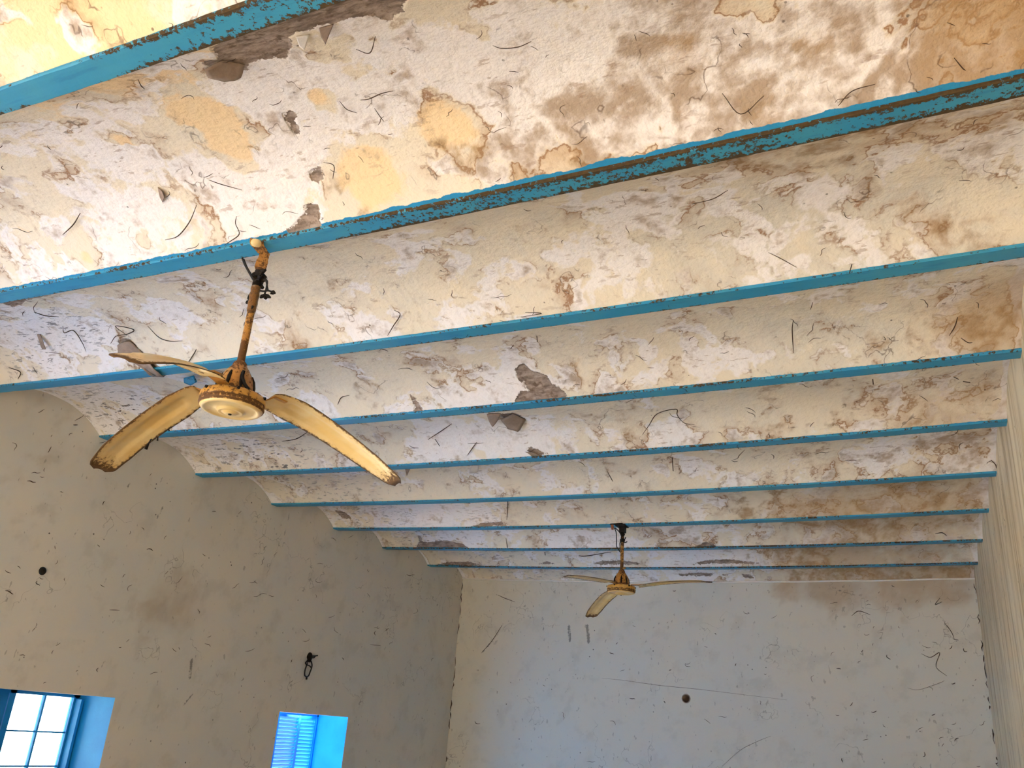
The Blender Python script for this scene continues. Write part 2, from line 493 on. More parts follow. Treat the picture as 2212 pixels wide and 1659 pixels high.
# pixel lists turned into places on the vault: (u, v, radius in bays, kind, amount)
BLOBS = [
 (2000, 1060, .7, 'damp', .55), (1900, 1120, .9, 'damp', .7), (1750, 1110, .4, 'damp', .4), (1750, 1190, .5, 'damp', .6), (2000, 1180, .6, 'damp', .3), (1850, 1240, .9, 'damp', .8), (2050, 1240, .5, 'damp', .7), (2150, 870, .35, 'damp', .5), (1950, 890, .4, 'damp', .35), (2140, 700, .3, 'damp', .7), (2200, 640, .25, 'damp', .5), (2170, 50, .2, 'damp', .8), (2080, 110, .12, 'damp', .5), (1480, 110, .09, 'damp', .7), (1760, 80, .08, 'damp', .5), (1640, 265, .1, 'damp', .4), (1240, 320, .1, 'damp', .4), (2180, 250, .12, 'damp', .5), (2120, 960, .3, 'damp', .4), (60, 60, .2, 'damp', .1),
 # old cream/orange paint that survives
 (60, 60, .55, 'orange', .34), (330, 40, .5, 'orange', .3), (200, 110, .3, 'orange', .2), (160, 75, .06, 'white', .55), (420, 30, .1, 'white', .2),
 (40, 300, .16, 'orange', .3), (150, 260, .14, 'orange', .25), (470, 265, .11, 'orange', .75), (510, 330, .09, 'orange', .6), (420, 240, .06, 'orange', .45),
 (265, 305, .05, 'orange', .55), (690, 210, .06, 'orange', .5), (820, 375, .13, 'orange', .7), (770, 400, .1, 'orange', .5), (950, 250, .12, 'orange', .55),
 (1010, 290, .12, 'orange', .4), (185, 555, .05, 'orange', .6), (265, 550, .035, 'orange', .5), (50, 495, .05, 'orange', .45), (30, 430, .07, 'orange', .3),
 (470, 265, .10, 'white', -.5), (515, 335, .09, 'white', -.4), (820, 375, .12, 'white', -.5), (940, 250, .11, 'white', -.45), (690, 210, .05, 'white', -.4), (185, 555, .05, 'white', -.4), (265, 305, .05, 'white', -.35),
 # white
 (620, 190, .20, 'white', .35), (830, 215, .13, 'white', .45), (610, 320, .12, 'white', .35), (350, 400, .30, 'white', .25), (250, 480, .25, 'white', .25), (640, 420, .18, 'white', .35),
 (100, 400, .2, 'white', .15), (560, 480, .15, 'white', .3), (330, 260, .15, 'white', .2), (1060, 180, .25, 'white', .3), (1250, 90, .3, 'white', .3), (800, 90, .2, 'white', .3),
 # damp staining, right half of the wide near bay
 (1130, 300, .16, 'stain', .7), (1240, 330, .14, 'stain', .7), (1020, 330, .1, 'stain', .4), (1400, 270, .16, 'stain', .5), (1290, 190, .2, 'stain', .5), (1480, 130, .10, 'stain', .9), (1510, 100, .06, 'stain', .8),
 (1600, 200, .25, 'stain', .55), (1760, 90, .12, 'stain', .8), (1800, 180, .2, 'stain', .7), (1960, 110, .2, 'stain', .7), (2130, 60, .2, 'stain', 1.0), (2190, 100, .1, 'stain', .9), (2000, 190, .15, 'stain', .6),
 (1640, 260, .12, 'stain', .7), (1530, 300, .12, 'stain', .6), (1350, 50, .2, 'stain', .3), (1560, 20, .15, 'stain', .4), (870, 170, .08, 'stain', .5), (900, 230, .06, 'stain', .5), (560, 260, .06, 'stain', .5), (720, 400, .06, 'stain', .5),
 (1900, 50, .25, 'orange', .15), (2000, 30, .2, 'grey', .2), (1250, 220, .15, 'white', .3), (1450, 190, .16, 'white', .35), (1700, 60, .16, 'white', .35), (1720, 210, .12, 'white', .4), (1900, 225, .14, 'white', .4), (1620, 110, .1, 'white', .35), (2050, 120, .12, 'white', .35), (1850, 30, .15, 'white', .2), (2160, 150, .1, 'white', .3), (1380, 120, .2, 'white', .3), (1560, 240, .08, 'white', .4),
 # second bay
 (60, 700, .35, 'white', .35), (180, 740, .3, 'white', .3), (330, 660, .15, 'white', .2), (100, 700, .3, 'scuff', .8), (60, 770, .25, 'scuff', .8), (200, 700, .2, 'scuff', .5), (520, 640, .3, 'orange', .12),
 (700, 700, .22, 'orange', .25), (1000, 630, .2, 'orange', .3), (1160, 650, .15, 'orange', .3), (850, 640, .25, 'orange', .15), (650, 740, .1, 'stain', .3), (900, 725, .1, 'stain', .3), (800, 735, .1, 'white', .3),
 (1250, 560, .2, 'white', .2), (1050, 540, .2, 'white', .15), (1500, 520, .4, 'grey', .25), (1850, 480, .4, 'grey', .25), (1750, 330, .15, 'stain', .55), (1950, 290, .15, 'stain', .6), (2140, 260, .12, 'stain', .7), (1600, 350, .12, 'stain', .5),
 (1450, 400, .15, 'stain', .4), (2150, 300, .06, 'stain', .6), (1980, 510, .12, 'stain', .4), (2120, 500, .1, 'stain', .6), (1350, 440, .15, 'white', .3), (1780, 410, .08, 'white', .4), (1930, 340, .08, 'white', .4), (2000, 420, .3, 'orange', .1), (1700, 560, .3, 'white', .12),
 # third bay
 (850, 830, .25, 'orange', .3), (1000, 820, .2, 'orange', .25), (1260, 800, .2, 'orange', .3), (980, 870, .2, 'white', .5), (1130, 810, .14, 'white', .6), (1090, 860, .12, 'white', .5), (1230, 830, .07, 'white', .4), (960, 815, .1, 'stain', .4), (1240, 820, .06, 'stain', .5),
 (1330, 850, .1, 'stain', .4), (1550, 800, .3, 'white', .15), (1750, 720, .4, 'grey', .25), (2150, 680, .18, 'orange', .4), (2180, 700, .2, 'stain', .6), (2050, 730, .15, 'stain', .3), (700, 870, .15, 'white', .4), (1700, 830, .1, 'stain', .4),
 (250, 870, .5, 'white', .35), (250, 890, .4, 'scuff', .9), (350, 900, .3, 'scuff', .8), (450, 980, .5, 'white', .3), (520, 980, .5, 'scuff', .7), (600, 1000, .4, 'scuff', .6),
 (1000, 920, .4, 'white', .25), (1150, 950, .2, 'white', .45), (1000, 960, .4, 'white', .3), (1450, 940, .2, 'white', .3), (1450, 960, .2, 'stain', .4), (1800, 860, .4, 'orange', .1), (1900, 870, .3, 'stain', .25), (2100, 850, .3, 'orange', .2), (1620, 950, .2, 'stain', .3),
 (700, 1050, .6, 'scuff', .6), (850, 1090, .5, 'white', .3), (800, 1120, .5, 'scuff', .7), (950, 1120, .5, 'white', .3), (1050, 1120, .3, 'scuff', .5), (900, 1165, .4, 'scuff', .8), (1000, 1165, .4, 'white', .3), (1250, 1160, .5, 'white', .4), (1250, 1160, .4, 'stain', .3), (1500, 1160, .25, 'white', .3), (1480, 1160, .25, 'stain', .5),
 (2080, 960, .35, 'stain', .6), (2000, 960, .35, 'white', .25), (1850, 1000, .4, 'stain', .3), (1950, 1060, .5, 'stain', .5), (1950, 1060, .5, 'orange', .25), (1850, 1120, .6, 'stain', .7), (1800, 1120, .5, 'orange', .3), (1650, 1110, .4, 'stain', .3), (2050, 1130, .4, 'orange', .3),
 (1750, 1185, .3, 'stain', .8), (1650, 1190, .3, 'stain', .5), (2000, 1190, .4, 'grey', .3), (1550, 1205, .4, 'white', .4), (1400, 1205, .4, 'white', .3), (1800, 1240, .5, 'stain', .8), (2000, 1240, .5, 'stain', .7), (1450, 1235, .4, 'white', .4), (1300, 1240, .5, 'grey', .3), (1150, 1235, .5, 'scuff', .6), (1050, 1190, .4, 'scuff', .6),
]
BARE = [
 [(455,105),(520,75),(600,42),(700,10),(780,-30),(920,-30),(880,2),(866,25),(848,45),(780,38),(700,55),(645,72),(625,85),(630,120),(620,130),(590,125),(560,133),(530,135),(528,150),(490,156),(447,142),(445,135),(475,130),(458,118)],
 [(605,245),(635,243),(640,270),(648,290),(635,293),(622,272)], [(662,372),(690,362),(701,380),(690,398),(672,390)],
 [(622,503),(640,478),(662,463),(655,445),(687,442),(696,470),(692,492),(650,504)],
 [(256,733),(280,731),(300,755),(350,795),(375,806),(345,806),(318,793),(285,772),(260,757)],
 [(1118,790),(1132,784),(1146,800),(1182,812),(1192,830),(1212,840),(1242,868),(1180,874),(1108,880),(1120,850),(1142,845),(1132,830),(1114,814)],
 [(886,851),(896,860),(912,885),(919,892),(892,893),(896,880)], [(1080,895),(1110,892),(1136,906),(1120,922),(1098,914)], [(1137,968),(1152,968),(1186,983),(1150,986)],
 [(722,1102),(735,1104),(756,1115),(759,1123),(740,1121)], [(899,1180),(905,1170),(930,1172),(962,1167),(1000,1176),(1022,1186),(960,1187)], [(901,1156),(909,1158),(913,1168),(905,1170)],
 [(1012,1139),(1040,1131),(1082,1127),(1088,1137)], [(1270,1221),(1300,1212),(1345,1211),(1395,1220)], [(1485,1220),(1530,1211),(1570,1209),(1645,1218)], [(1498,1182),(1520,1172),(1536,1172),(1556,1182)],
 [(1463,1238),(1478,1241),(1510,1238),(1542,1240),(1536,1246),(1470,1245)], [(1560,1241),(1575,1241),(1575,1244),(1560,1244)], [(1603,1241),(1620,1243),(1628,1248),(1610,1249)],
 [(0,656),(60,646),(130,633),(60,650),(30,664)], [(330,584),(430,572),(520,556),(560,553),(470,569),(360,586)],
 [(1000,1086),(1010,1080),(1028,1082),(1016,1090)], [(905,1222),(960,1216),(1010,1214),(1040,1221)], [(1160,1220),(1180,1213),(1200,1220)],
 [(1052,893),(1082,892),(1066,911)], [(1185,685),(1225,678),(1262,675),(1225,684)],
]
blob_xyz = [(px_ceiling(u, v), r, k, a) for (u, v, r, k, a) in BLOBS]
bare_xy = []
for poly in BARE:
    bare_xy.append(np.array([px_ceiling(u, v)[:2] for (u, v) in poly]))

def poly_sdf(X, Y, poly):
    d = np.full(X.shape, 9.0); inside = np.zeros(X.shape, bool)
    n = len(poly)
    for i in range(n):
        ax, ay = poly[i]; bx, by = poly[(i + 1) % n]
        ex, ey = bx - ax, by - ay
        t = np.clip(((X - ax) * ex + (Y - ay) * ey) / (ex * ex + ey * ey + 1e-12), 0, 1)
        d = np.minimum(d, np.hypot(X - ax - t * ex, Y - ay - t * ey))
        cond = ((ay > Y) != (by > Y))
        xi = ax + (Y - ay) / (by - ay + 1e-12) * ex
        inside ^= cond & (X < xi)
    return np.where(inside, -d, d)

# ------------------------------------------------------------------ structure: roof, vaults, walls, floor
Tw = 0.40            # wall thickness in bays
ground = mesh_obj('ground', *box_geo(V(-60, -60, -ZF - 0.5), V(70, 70, -ZF - 0.25)), M['ground'], smooth=False)
tag(ground, kind='structure')
floor = mesh_obj('floor', *box_geo(V(-Tw, F0 - Tw, -ZF - 0.25), V(W + Tw, L + Tw, -ZF)), M['floor'], smooth=False)
tag(floor, kind='structure')
ceiling = mesh_obj('ceiling', *box_geo(V(-Tw, F0 - Tw, 0.22), V(W + Tw, L + Tw, 0.42)), M['outer'], smooth=False)
tag(ceiling, 'stained and peeling plaster jack-arch ceiling between blue beams', kind='structure')

rng = np.random.default_rng(4)
waves = [(rng.normal(0, 5), rng.normal(0, 5), rng.uniform(0, 6.28), rng.uniform(.2, 1)) for _ in range(14)]
waves += [(rng.normal(0, 16), rng.normal(0, 16), rng.uniform(0, 6.28), rng.uniform(.1, .4)) for _ in range(20)]
def lumps(X, Y):
    o = np.zeros_like(X)
    for a, b, c, k in waves: o += k * np.sin(a * X + b * Y + c)
    return o / 4.0

for i in range(-5, 9):
    if i < -1:
        nx, ns = 24, 12
        ya = np.full(nx, float(i)); yb = np.full(nx, float(i + 1))
    else:
        nx, ns = (460, 76) if i <= 2 else (340, 48)
    xs = np.linspace(-0.02, W + 0.02, nx)
    if i >= -1:
        ya = ybeam(i, xs); yb = ybeam(i + 1, xs)
    f = (1 - np.cos(np.linspace(0, np.pi, ns))) / 2 * 0.5 + np.linspace(0, 1, ns) * 0.5
    X = np.repeat(xs[:, None], ns, 1); Fm = np.repeat(f[None, :], nx, 0)
    hw = FW / 2 - 0.006
    Y = ya[:, None] + hw + (yb - ya - 2 * hw)[:, None] * Fm
    Z = vz(X, Fm)
    at = {}
    if i >= -1:
        acc = {k: np.zeros_like(X) for k in ('orange', 'white', 'stain', 'grey', 'scuff', 'damp')}
        for p, r, k, a in blob_xyz:
            d2 = ((X - p[0]) ** 2 + (Y - p[1]) ** 2) / (r * r)
            acc[k] += a * np.exp(-d2 * 0.9)
        acc['orange'] = np.clip(acc['orange'] + 0.02, -0.5, 1.0)
        acc['white'] += 0.36
        # limewash line where the vault meets the side walls
        edge = np.minimum(X, W - X)
        acc['white'] += 0.5 * np.exp(-(edge / 0.035) ** 2)
        sd = np.full(X.shape, 0.2)
        yl, yh = Y.min() - .1, Y.max() + .1
        for poly in bare_xy:
            if poly[:, 1].max() < yl or poly[:, 1].min() > yh: continue
            mask = (X > poly[:, 0].min() - .25) & (X < poly[:, 0].max() + .25)
            if mask.any():
                sd[mask] = np.minimum(sd[mask], poly_sdf(X[mask], Y[mask], poly))
        acc['bare'] = sd * S
        Z = Z + np.clip(-sd * 0.35, 0, 0.007)
        ed = np.minimum(Fm, 1 - Fm) * (yb - ya)[:, None]
        Z = Z + lumps(X, Y) * 0.0035 * np.clip(ed / 0.08, 0, 1)
        acc['near'] = Fm * (yb - ya)[:, None] * S
        acc['far'] = (1 - Fm) * (yb - ya)[:, None] * S
        b = i + 1
        lf = {0: .004, 1: .018, 2: .003, 3: .006, 4: .005, 5: .002}.get(b, .001)
        ln = {0: .006, 1: .006}.get(i, .0)
        acc['lapf'] = np.full_like(X, lf if b <= 8 else -0.1)
        acc['lapn'] = np.full_like(X, ln)
        if i == 0:
            acc['lapf'] = 0.010 + 0.008 * np.clip((X - 2.0) / 2.5, 0, 1)
            acc['lapn'] = 0.006 + 0.006 * np.clip((X - 3.4) / 1.0, 0, 1)
        at = plaster_fields(X * S, Y * S, acc)
    else:
        at = {'bare': np.full_like(X, .2), 'w': np.full_like(X, .3), 'far': np.full_like(X, .3), 'near': np.full_like(X, .3)}
    P = np.stack([X * S, Y * S, (Z + ZF) * S], -1)
    grid_mesh('vault_bay', P, None, M['plaster'], ceiling, at, flip=True)

# openings in the left wall (y0, y1, z0, z1)
SILL = -3.05
WIN = {1: (2.541, 3.658, SILL, -1.808), 2: (5.581, 6.698, SILL, -1.812), 3: (-0.50, 0.617, SILL, -1.81)}
DOORL = (-3.6, -2.3, -ZF, -1.45)
openings = [WIN[1], WIN[2], WIN[3], DOORL]

def gridlines(a, b, step, extra):
    g = list(np.arange(a, b, step)) + [b]
    g = [v for v in g if all(abs(v - e) > step * 0.45 for e in extra)] + [e for e in extra if a < e < b]
    return np.array(sorted(set(np.round(g, 5))))

def wall_attrs(A, B, blobs, marks):
    st = np.zeros_like(A); mk = np.full_like(A, .2)
    for (a, b, r, k) in blobs: st += k * np.exp(-(((A - a) / r) ** 2 + ((B - b) / r) ** 2))
    for (a0, b0, a1, b1, r) in marks:
        ex, ey = a1 - a0, b1 - b0
        t = np.clip(((A - a0) * ex + (B - b0) * ey) / (ex * ex + ey * ey + 1e-9), 0, 1)
        mk = np.minimum(mk, np.hypot(A - a0 - t * ex, B - b0 - t * ey) - r)
    a, b = A * S, B * S
    wx = a + .3 * (fbm(a, b, 1.5, 4, .55, 11) - .5); wy = b + .3 * (fbm(a, b, 1.5, 4, .55, 12) - .5)
    n2 = fbm(wx, wy, 4.5, 5, .65, 14)
    return {'mark': mk * S, 'n1': fbm(wx, wy, 1.1, 5, .6, 13), 'n2': n2, 'stainf': st + (n2 - .5) * .9 * np.clip(st * 3, 0, 1),
            'spk': sstep(fbm(a, b, 2.2, 2, .5, 15), .52, .62), 'crk': fbm(a, b, 1.7, 6, .65, 16) - .5, 'crm': sstep(fbm(a, b, 1.3, 2, .5, 17), .54, .62)}

def px_list(lst, ax, val, o1, o2):
    out = []
    for (u, v, r, k) in lst:
        p = px_plane(u, v, ax, val); out.append((p[o1], p[o2], r, k))
    return out
def px_marks(lst, ax, val, o1, o2):
    out = []
    for (u0, v0, u1, v1, r) in lst:
        p = px_plane(u0, v0, ax, val); q = px_plane(u1, v1, ax, val); out.append((p[o1], p[o2], q[o1], q[o2], r))
    return out

# left wall
ys = gridlines(F0, L, 0.022, [e for o in openings for e in o[:2]])
zs = gridlines(-ZF, 0.22, 0.022, sorted({e for o in openings for e in o[2:]} - {-ZF}))
Yg, Zg = np.meshgrid(ys, zs, indexing='ij')
keep = np.ones((len(ys) - 1, len(zs) - 1), bool)
yc = (ys[:-1] + ys[1:]) / 2; zc = (zs[:-1] + zs[1:]) / 2
for (a, b, c, d) in openings:
    keep &= ~(((yc > a) & (yc < b))[:, None] & ((zc > c) & (zc < d))[None, :])
blobs = px_list([(400, 1330, .35, .5), (360, 1280, .3, .4), (300, 1340, .25, .2), (520, 1000, .5, .25), (700, 1230, .6, .35), (150, 960, .6, .3), (60, 1100, .5, .2), (560, 1350, .3, .3)], 0, 0, 1, 2)
marks = px_marks([(414, 1426, 410, 1464, .014), (416, 1500, 395, 1525, .006), (352, 1095, 340, 1118, .006), (280, 1045, 275, 1052, .007), (445, 1255, 448, 1270, .006)], 0, 0, 1, 2)
P = np.stack([np.zeros_like(Yg), Yg * S, (Zg + ZF) * S], -1)
wall_l = grid_mesh('wall_left', P, keep, M['wall_left'], None, wall_attrs(Yg, Zg, blobs, marks), flip=False)
tag(wall_l, kind='structure')
# outer skin of the left wall
g = Geo()
yy = sorted({F0 - Tw, L + Tw} | {e for o in openings for e in o[:2]}); zz = sorted({-ZF - .25, .22} | {e for o in openings for e in o[2:]})
for a, b in zip(yy[:-1], yy[1:]):
    for c, d in zip(zz[:-1], zz[1:]):
        if any(o[0] < (a + b) / 2 < o[1] and o[2] < (c + d) / 2 < o[3] for o in openings): continue
        g.add([V(-Tw, a, c), V(-Tw, b, c), V(-Tw, b, d), V(-Tw, a, d)], [(3, 2, 1, 0)])
g.build('outer_skin', M['outer'], wall_l, False)

# end wall
hole = px_plane(1482, 1509, 1, L)
def with_fine(g, c):
    return np.array(sorted(list(g[np.abs(g - c) > .075]) + list(np.arange(c - .07, c + .0701, .005))))
xs = with_fine(np.arange(0, W + 0.02, 0.024), hole[0]); zs = with_fine(np.arange(-ZF, 0.2, 0.024), hole[2])
Xg, Zg = np.meshgrid(xs, zs, indexing='ij')
blobs = px_list([(1800, 1262, .30, .8), (1700, 1260, .25, .6), (1950, 1262, .3, .7), (2060, 1266, .3, .7), (1880, 1310, .6, .3), (1600, 1280, .4, .2)], 1, L, 0, 2)
marks = px_marks([(1229, 1353, 1231, 1385, .016), (1268, 1352, 1272, 1388, .018), (1062, 1385, 1040, 1412, .006), (1800, 1270, 1830, 1282, .008), (1170, 1335, 1175, 1365, .006)], 1, L, 0, 2)
hx = (xs[:-1] + xs[1:]) / 2; hz = (zs[:-1] + zs[1:]) / 2
keep = np.hypot((hx - hole[0])[:, None], (hz - hole[2])[None, :]) * S > .0395
P = np.stack([Xg * S, np.full_like(Xg, L * S), (Zg + ZF) * S], -1)
wall_b = grid_mesh('wall_back', P, keep, M['wall_back'], None, wall_attrs(Xg, Zg, blobs, marks), flip=False)
tag(wall_b, kind='structure')
mesh_obj('outer_skin', *box_geo(V(-Tw, L + 0.25, -ZF - .25), V(W + Tw, L + Tw, .22)), M['outer'], wall_b, False)

# right wall, with a window and a door opposite those of the left wall
openings_r = []
ys = gridlines(F0, L, 0.05, [e for o in openings_r for e in o[:2]]); zs = gridlines(-ZF, .22, 0.05, sorted({e for o in openings_r for e in o[2:]} - {-ZF}))
Yg, Zg = np.meshgrid(ys, zs, indexing='ij')
yc = (ys[:-1] + ys[1:]) / 2; zc = (zs[:-1] + zs[1:]) / 2
keep = np.ones((len(ys) - 1, len(zs) - 1), bool)
for (a, b, c, d) in openings_r: keep &= ~(((yc > a) & (yc < b))[:, None] & ((zc > c) & (zc < d))[None, :])
P = np.stack([np.full_like(Yg, W * S), Yg * S, (Zg + ZF) * S], -1)
wall_r = grid_mesh('wall_right', P, keep, M['wall_right'], None, wall_attrs(Yg, Zg, [(8.3, -.2, .8, .4)], []), flip=True)
tag(wall_r, kind='structure')
g = Geo()
yy = sorted({F0 - Tw, L + Tw} | {e for o in openings_r for e in o[:2]}); zz = sorted({-ZF - .25, .22} | {e for o in openings_r for e in o[2:]})
for a, b in zip(yy[:-1], yy[1:]):
    for c, d in zip(zz[:-1], zz[1:]):
        if any(o[0] < (a + b) / 2 < o[1] and o[2] < (c + d) / 2 < o[3] for o in openings_r): continue
        g.box(V(W + .01, a, c), V(W + Tw, b, d))
g.build('outer_skin', M['outer'], wall_r, False)

# wall behind the camera with an open doorway
DX = (1.6, 4.6, -ZF, -1.0)
g = Geo()
for (x0, x1, z0, z1) in ((-Tw, DX[0], -ZF - .25, .22), (DX[1], W + Tw, -ZF - .25, .22), (DX[0], DX[1], DX[3], .22)):
    g.box(V(x0, F0 - Tw, z0), V(x1, F0, z1))
tag(g.build('wall_front', M['outer'], None, False), kind='structure')

# white lime fillet where the last vault lands on the end wall
pts = [V(x, L - 0.008, float(sag(x)) + 0.004 + 0.002 * math.sin(7 * x)) for x in np.linspace(0, W, 80)]
tr = Geo().tube(pts, 0.009, 6).build('trim_1', M['white_flake'])
tag(tr, kind='structure')

# ------------------------------------------------------------------ windows
def window_shell(n, opening):
    y0, y1, z0, z1 = opening
    root = empty('window_%d' % n, V(-Tw / 2, (y0 + y1) / 2, z0))
    tag(root, kind='structure')
    g = Geo()
    g.add([V(0, y1, z0), V(-Tw, y1, z0), V(-Tw, y1, z1), V(0, y1, z1)], [(0, 1, 2, 3)])
    g.build('far_reveal', M['reveal'], root, False)
    g = Geo()
    g.add([V(0, y0, z0), V(-Tw, y0, z0), V(-Tw, y0, z1), V(0, y0, z1)], [(3, 2, 1, 0)])
    g.build('near_reveal', M['reveal'], root, False)
    Geo().add([V(0, y0, z1), V(-Tw, y0, z1), V(-Tw, y1, z1), V(0, y1, z1)], [(0, 1, 2, 3)]).build('lintel_soffit', M['white_flake'], root, False)
    Geo().box(V(-Tw - .04, y0, z0 - .04), V(.04, y1, z0)).build('window_sill', M['frame'], root, False)
    return root

def bar(parent, name, a, b, mat):
    return Geo().box(a, b).build(name, mat, parent, False)

# window 1: left leaf boarded, right leaf glazed
y0, y1, z0, z1 = WIN[1]
w1 = window_shell(1, WIN[1])
xo, xi = -.40, -.365
ym = 3.10
bar(w1, 'frame_stile', V(xo, ym - .028, z0), V(xi, ym + .018, z1), M['frame'])
bar(w1, 'frame_stile', V(xo, y1 - .05, z0), V(xi, y1, z1), M['frame'])
bar(w1, 'frame_stile', V(xo, y0, z0), V(xi, y0 + .04, z1), M['frame'])
bar(w1, 'frame_rail', V(xo, y0, z1 - .022), V(xi, y1, z1), M['frame'])
bar(w1, 'frame_rail', V(xo, y0, z0), V(xi, y1, z0 + .05), M['frame'])
# hinge strip standing against the reveal
bar(w1, 'casement_edge', V(-.36, y1 - .035, z0), V(-.30, y1 - .012, z1 - .03), M['frame'])
ya, yb2 = ym + .018, y1 - .05
yv = 3.362
rows = [z1 - .022, -2.075, -2.304, -2.535, -2.765, z0 + .05]
bar(w1, 'glazing_bar', V(xo + .004, yv - .0075, z0), V(xi - .002, yv + .0075, z1 - .02), M['frame'])
for zr_ in rows[1:-1]:
    bar(w1, 'glazing_bar', V(xo + .008, ya, zr_ - .0055), V(xi - .006, yb2, zr_ + .0055), M['frame'])
for k in range(len(rows) - 1):
    for (c0, c1) in ((ya, yv), (yv, yb2)):
        bar(w1, 'pane', V(-.386, c0, rows[k + 1]), V(-.383, c1, rows[k]), M['glass'])
nb = 4
for k in range(nb):
    c0 = y0 + .04 + (ym - .03 - y0 - .04) * k / nb; c1 = y0 + .04 + (ym - .03 - y0 - .04) * (k + 1) / nb
    bar(w1, 'shutter_board', V(-.392, c0 + .002, z0 + .04), V(-.372, c1 - .002, z1 - .02), M['shutter'])

# window 2: open left half, folded louvred shutter in the right half
y0, y1, z0, z1 = WIN[2]
w2 = window_shell(2, WIN[2])
bar(w2, 'frame_stile', V(-.40, y0, z0), V(-.365, y0 + .03, z1), M['shutter'])
bar(w2, 'frame_post', V(-.40, 5.985, z0), V(-.37, 6.05, z1), M['shutter'])
bar(w2, 'frame_stile', V(-.40, y1 - .02, z0), V(-.37, y1, z1), M['shutter'])
bar(w2, 'frame_rail', V(-.40, y0, z1 - .02), V(-.37, y1, z1), M['shutter'])
def louvre_leaf(parent, A, B, z0, z1, st0, st1, mat):
    ax, ay = A; bx, by = B
    d = Vector((bx - ax, by - ay, 0)); ln = d.length; d.normalize()
    nrm = Vector((d.y, -d.x, 0))
    def pt(u, w_, z): return V(ax + d.x * u + nrm.x * w_, ay + d.y * u + nrm.y * w_, z)
    def prism(u0, u1, w0, w1, z0, z1):
        vs = [pt(u0, w0, z0), pt(u1, w0, z0), pt(u1, w1, z0), pt(u0, w1, z0), pt(u0, w0, z1), pt(u1, w0, z1), pt(u1, w1, z1), pt(u0, w1, z1)]
        return vs, [(0, 3, 2, 1), (4, 5, 6, 7), (0, 1, 5, 4), (1, 2, 6, 5), (2, 3, 7, 6), (3, 0, 4, 7)]
    g = Geo()
    g.add(*prism(0, st0, -.014, .014, z0, z1)); g.add(*prism(ln - st1, ln, -.014, .014, z0, z1))
    g.add(*prism(st0, ln - st1, -.012, .012, z1 - .03, z1)); g.add(*prism(st0, ln - st1, -.012, .012, z0, z0 + .04))
    leaf = g.build('shutter_leaf', mat, parent, False)
    z = z1 - .045
    while z > z0 + .06:
        vs = [pt(u, w_, z + dz) for (u, w_, dz) in ((st0, -.016, -.021), (ln - st1, -.016, -.021), (ln - st1, .013, .017), (st0, .013, .017),
                                                  (st0, -.016, -.016), (ln - st1, -.016, -.016), (ln - st1, .013, .022), (st0, .013, .022))]
        mesh_obj('slat', vs, [(0, 3, 2, 1), (4, 5, 6, 7), (0, 1, 5, 4), (1, 2, 6, 5), (2, 3, 7, 6), (3, 0, 4, 7)], mat, leaf, False)
        z -= .034
    return leaf
louvre_leaf(w2, (-.385, 6.05), (-.475, 6.525), z0 + .01, z1 - .012, .02, .04, M['shutter'])
louvre_leaf(w2, (-.478, 6.535), (-.385, 6.69), z0 + .01, z1 - .020, .008, .02, M['shutter'])
bar(w2, 'added_bounce_leaf', V(-.93, y0 - .03, z0), V(-.405, y0, z1 - .01), M['reveal'])  # unseen blue panel outside, added to bounce blue sunlight into the room

# window 3 (beside the camera) and the side door stand open
w3 = window_shell(3, WIN[3])
y0, y1, z0, z1 = WIN[3]
bar(w3, 'frame_rail', V(-.40, y0, z1 - .03), V(-.37, y1, z1), M['frame'])
bar(w3, 'added_bounce_leaf', V(-.93, y0 - .03, z0), V(-.405, y0, z1 - .01), M['reveal'])  # another added panel out of view, throwing blue light onto the ceiling
bar(w3, 'frame_post', V(-.40, (y0 + y1) / 2 - .02, z0), V(-.37, (y0 + y1) / 2 + .02, z1), M['frame'])
y0, y1, z0, z1 = DOORL
d1 = empty('door_1', V(-Tw / 2, (y0 + y1) / 2, z0)); tag(d1, kind='structure')
g = Geo(); g.add([V(0, y1, z0), V(-Tw, y1, z0), V(-Tw, y1, z1), V(0, y1, z1)], [(0, 1, 2, 3)])
g.add([V(0, y0, z0), V(-Tw, y0, z0), V(-Tw, y0, z1), V(0, y0, z1)], [(3, 2, 1, 0)])
g.add([V(0, y0, z1), V(-Tw, y0, z1), V(-Tw, y1, z1), V(0, y1, z1)], [(0, 1, 2, 3)])
g.build('reveal', M['reveal'], d1, False)

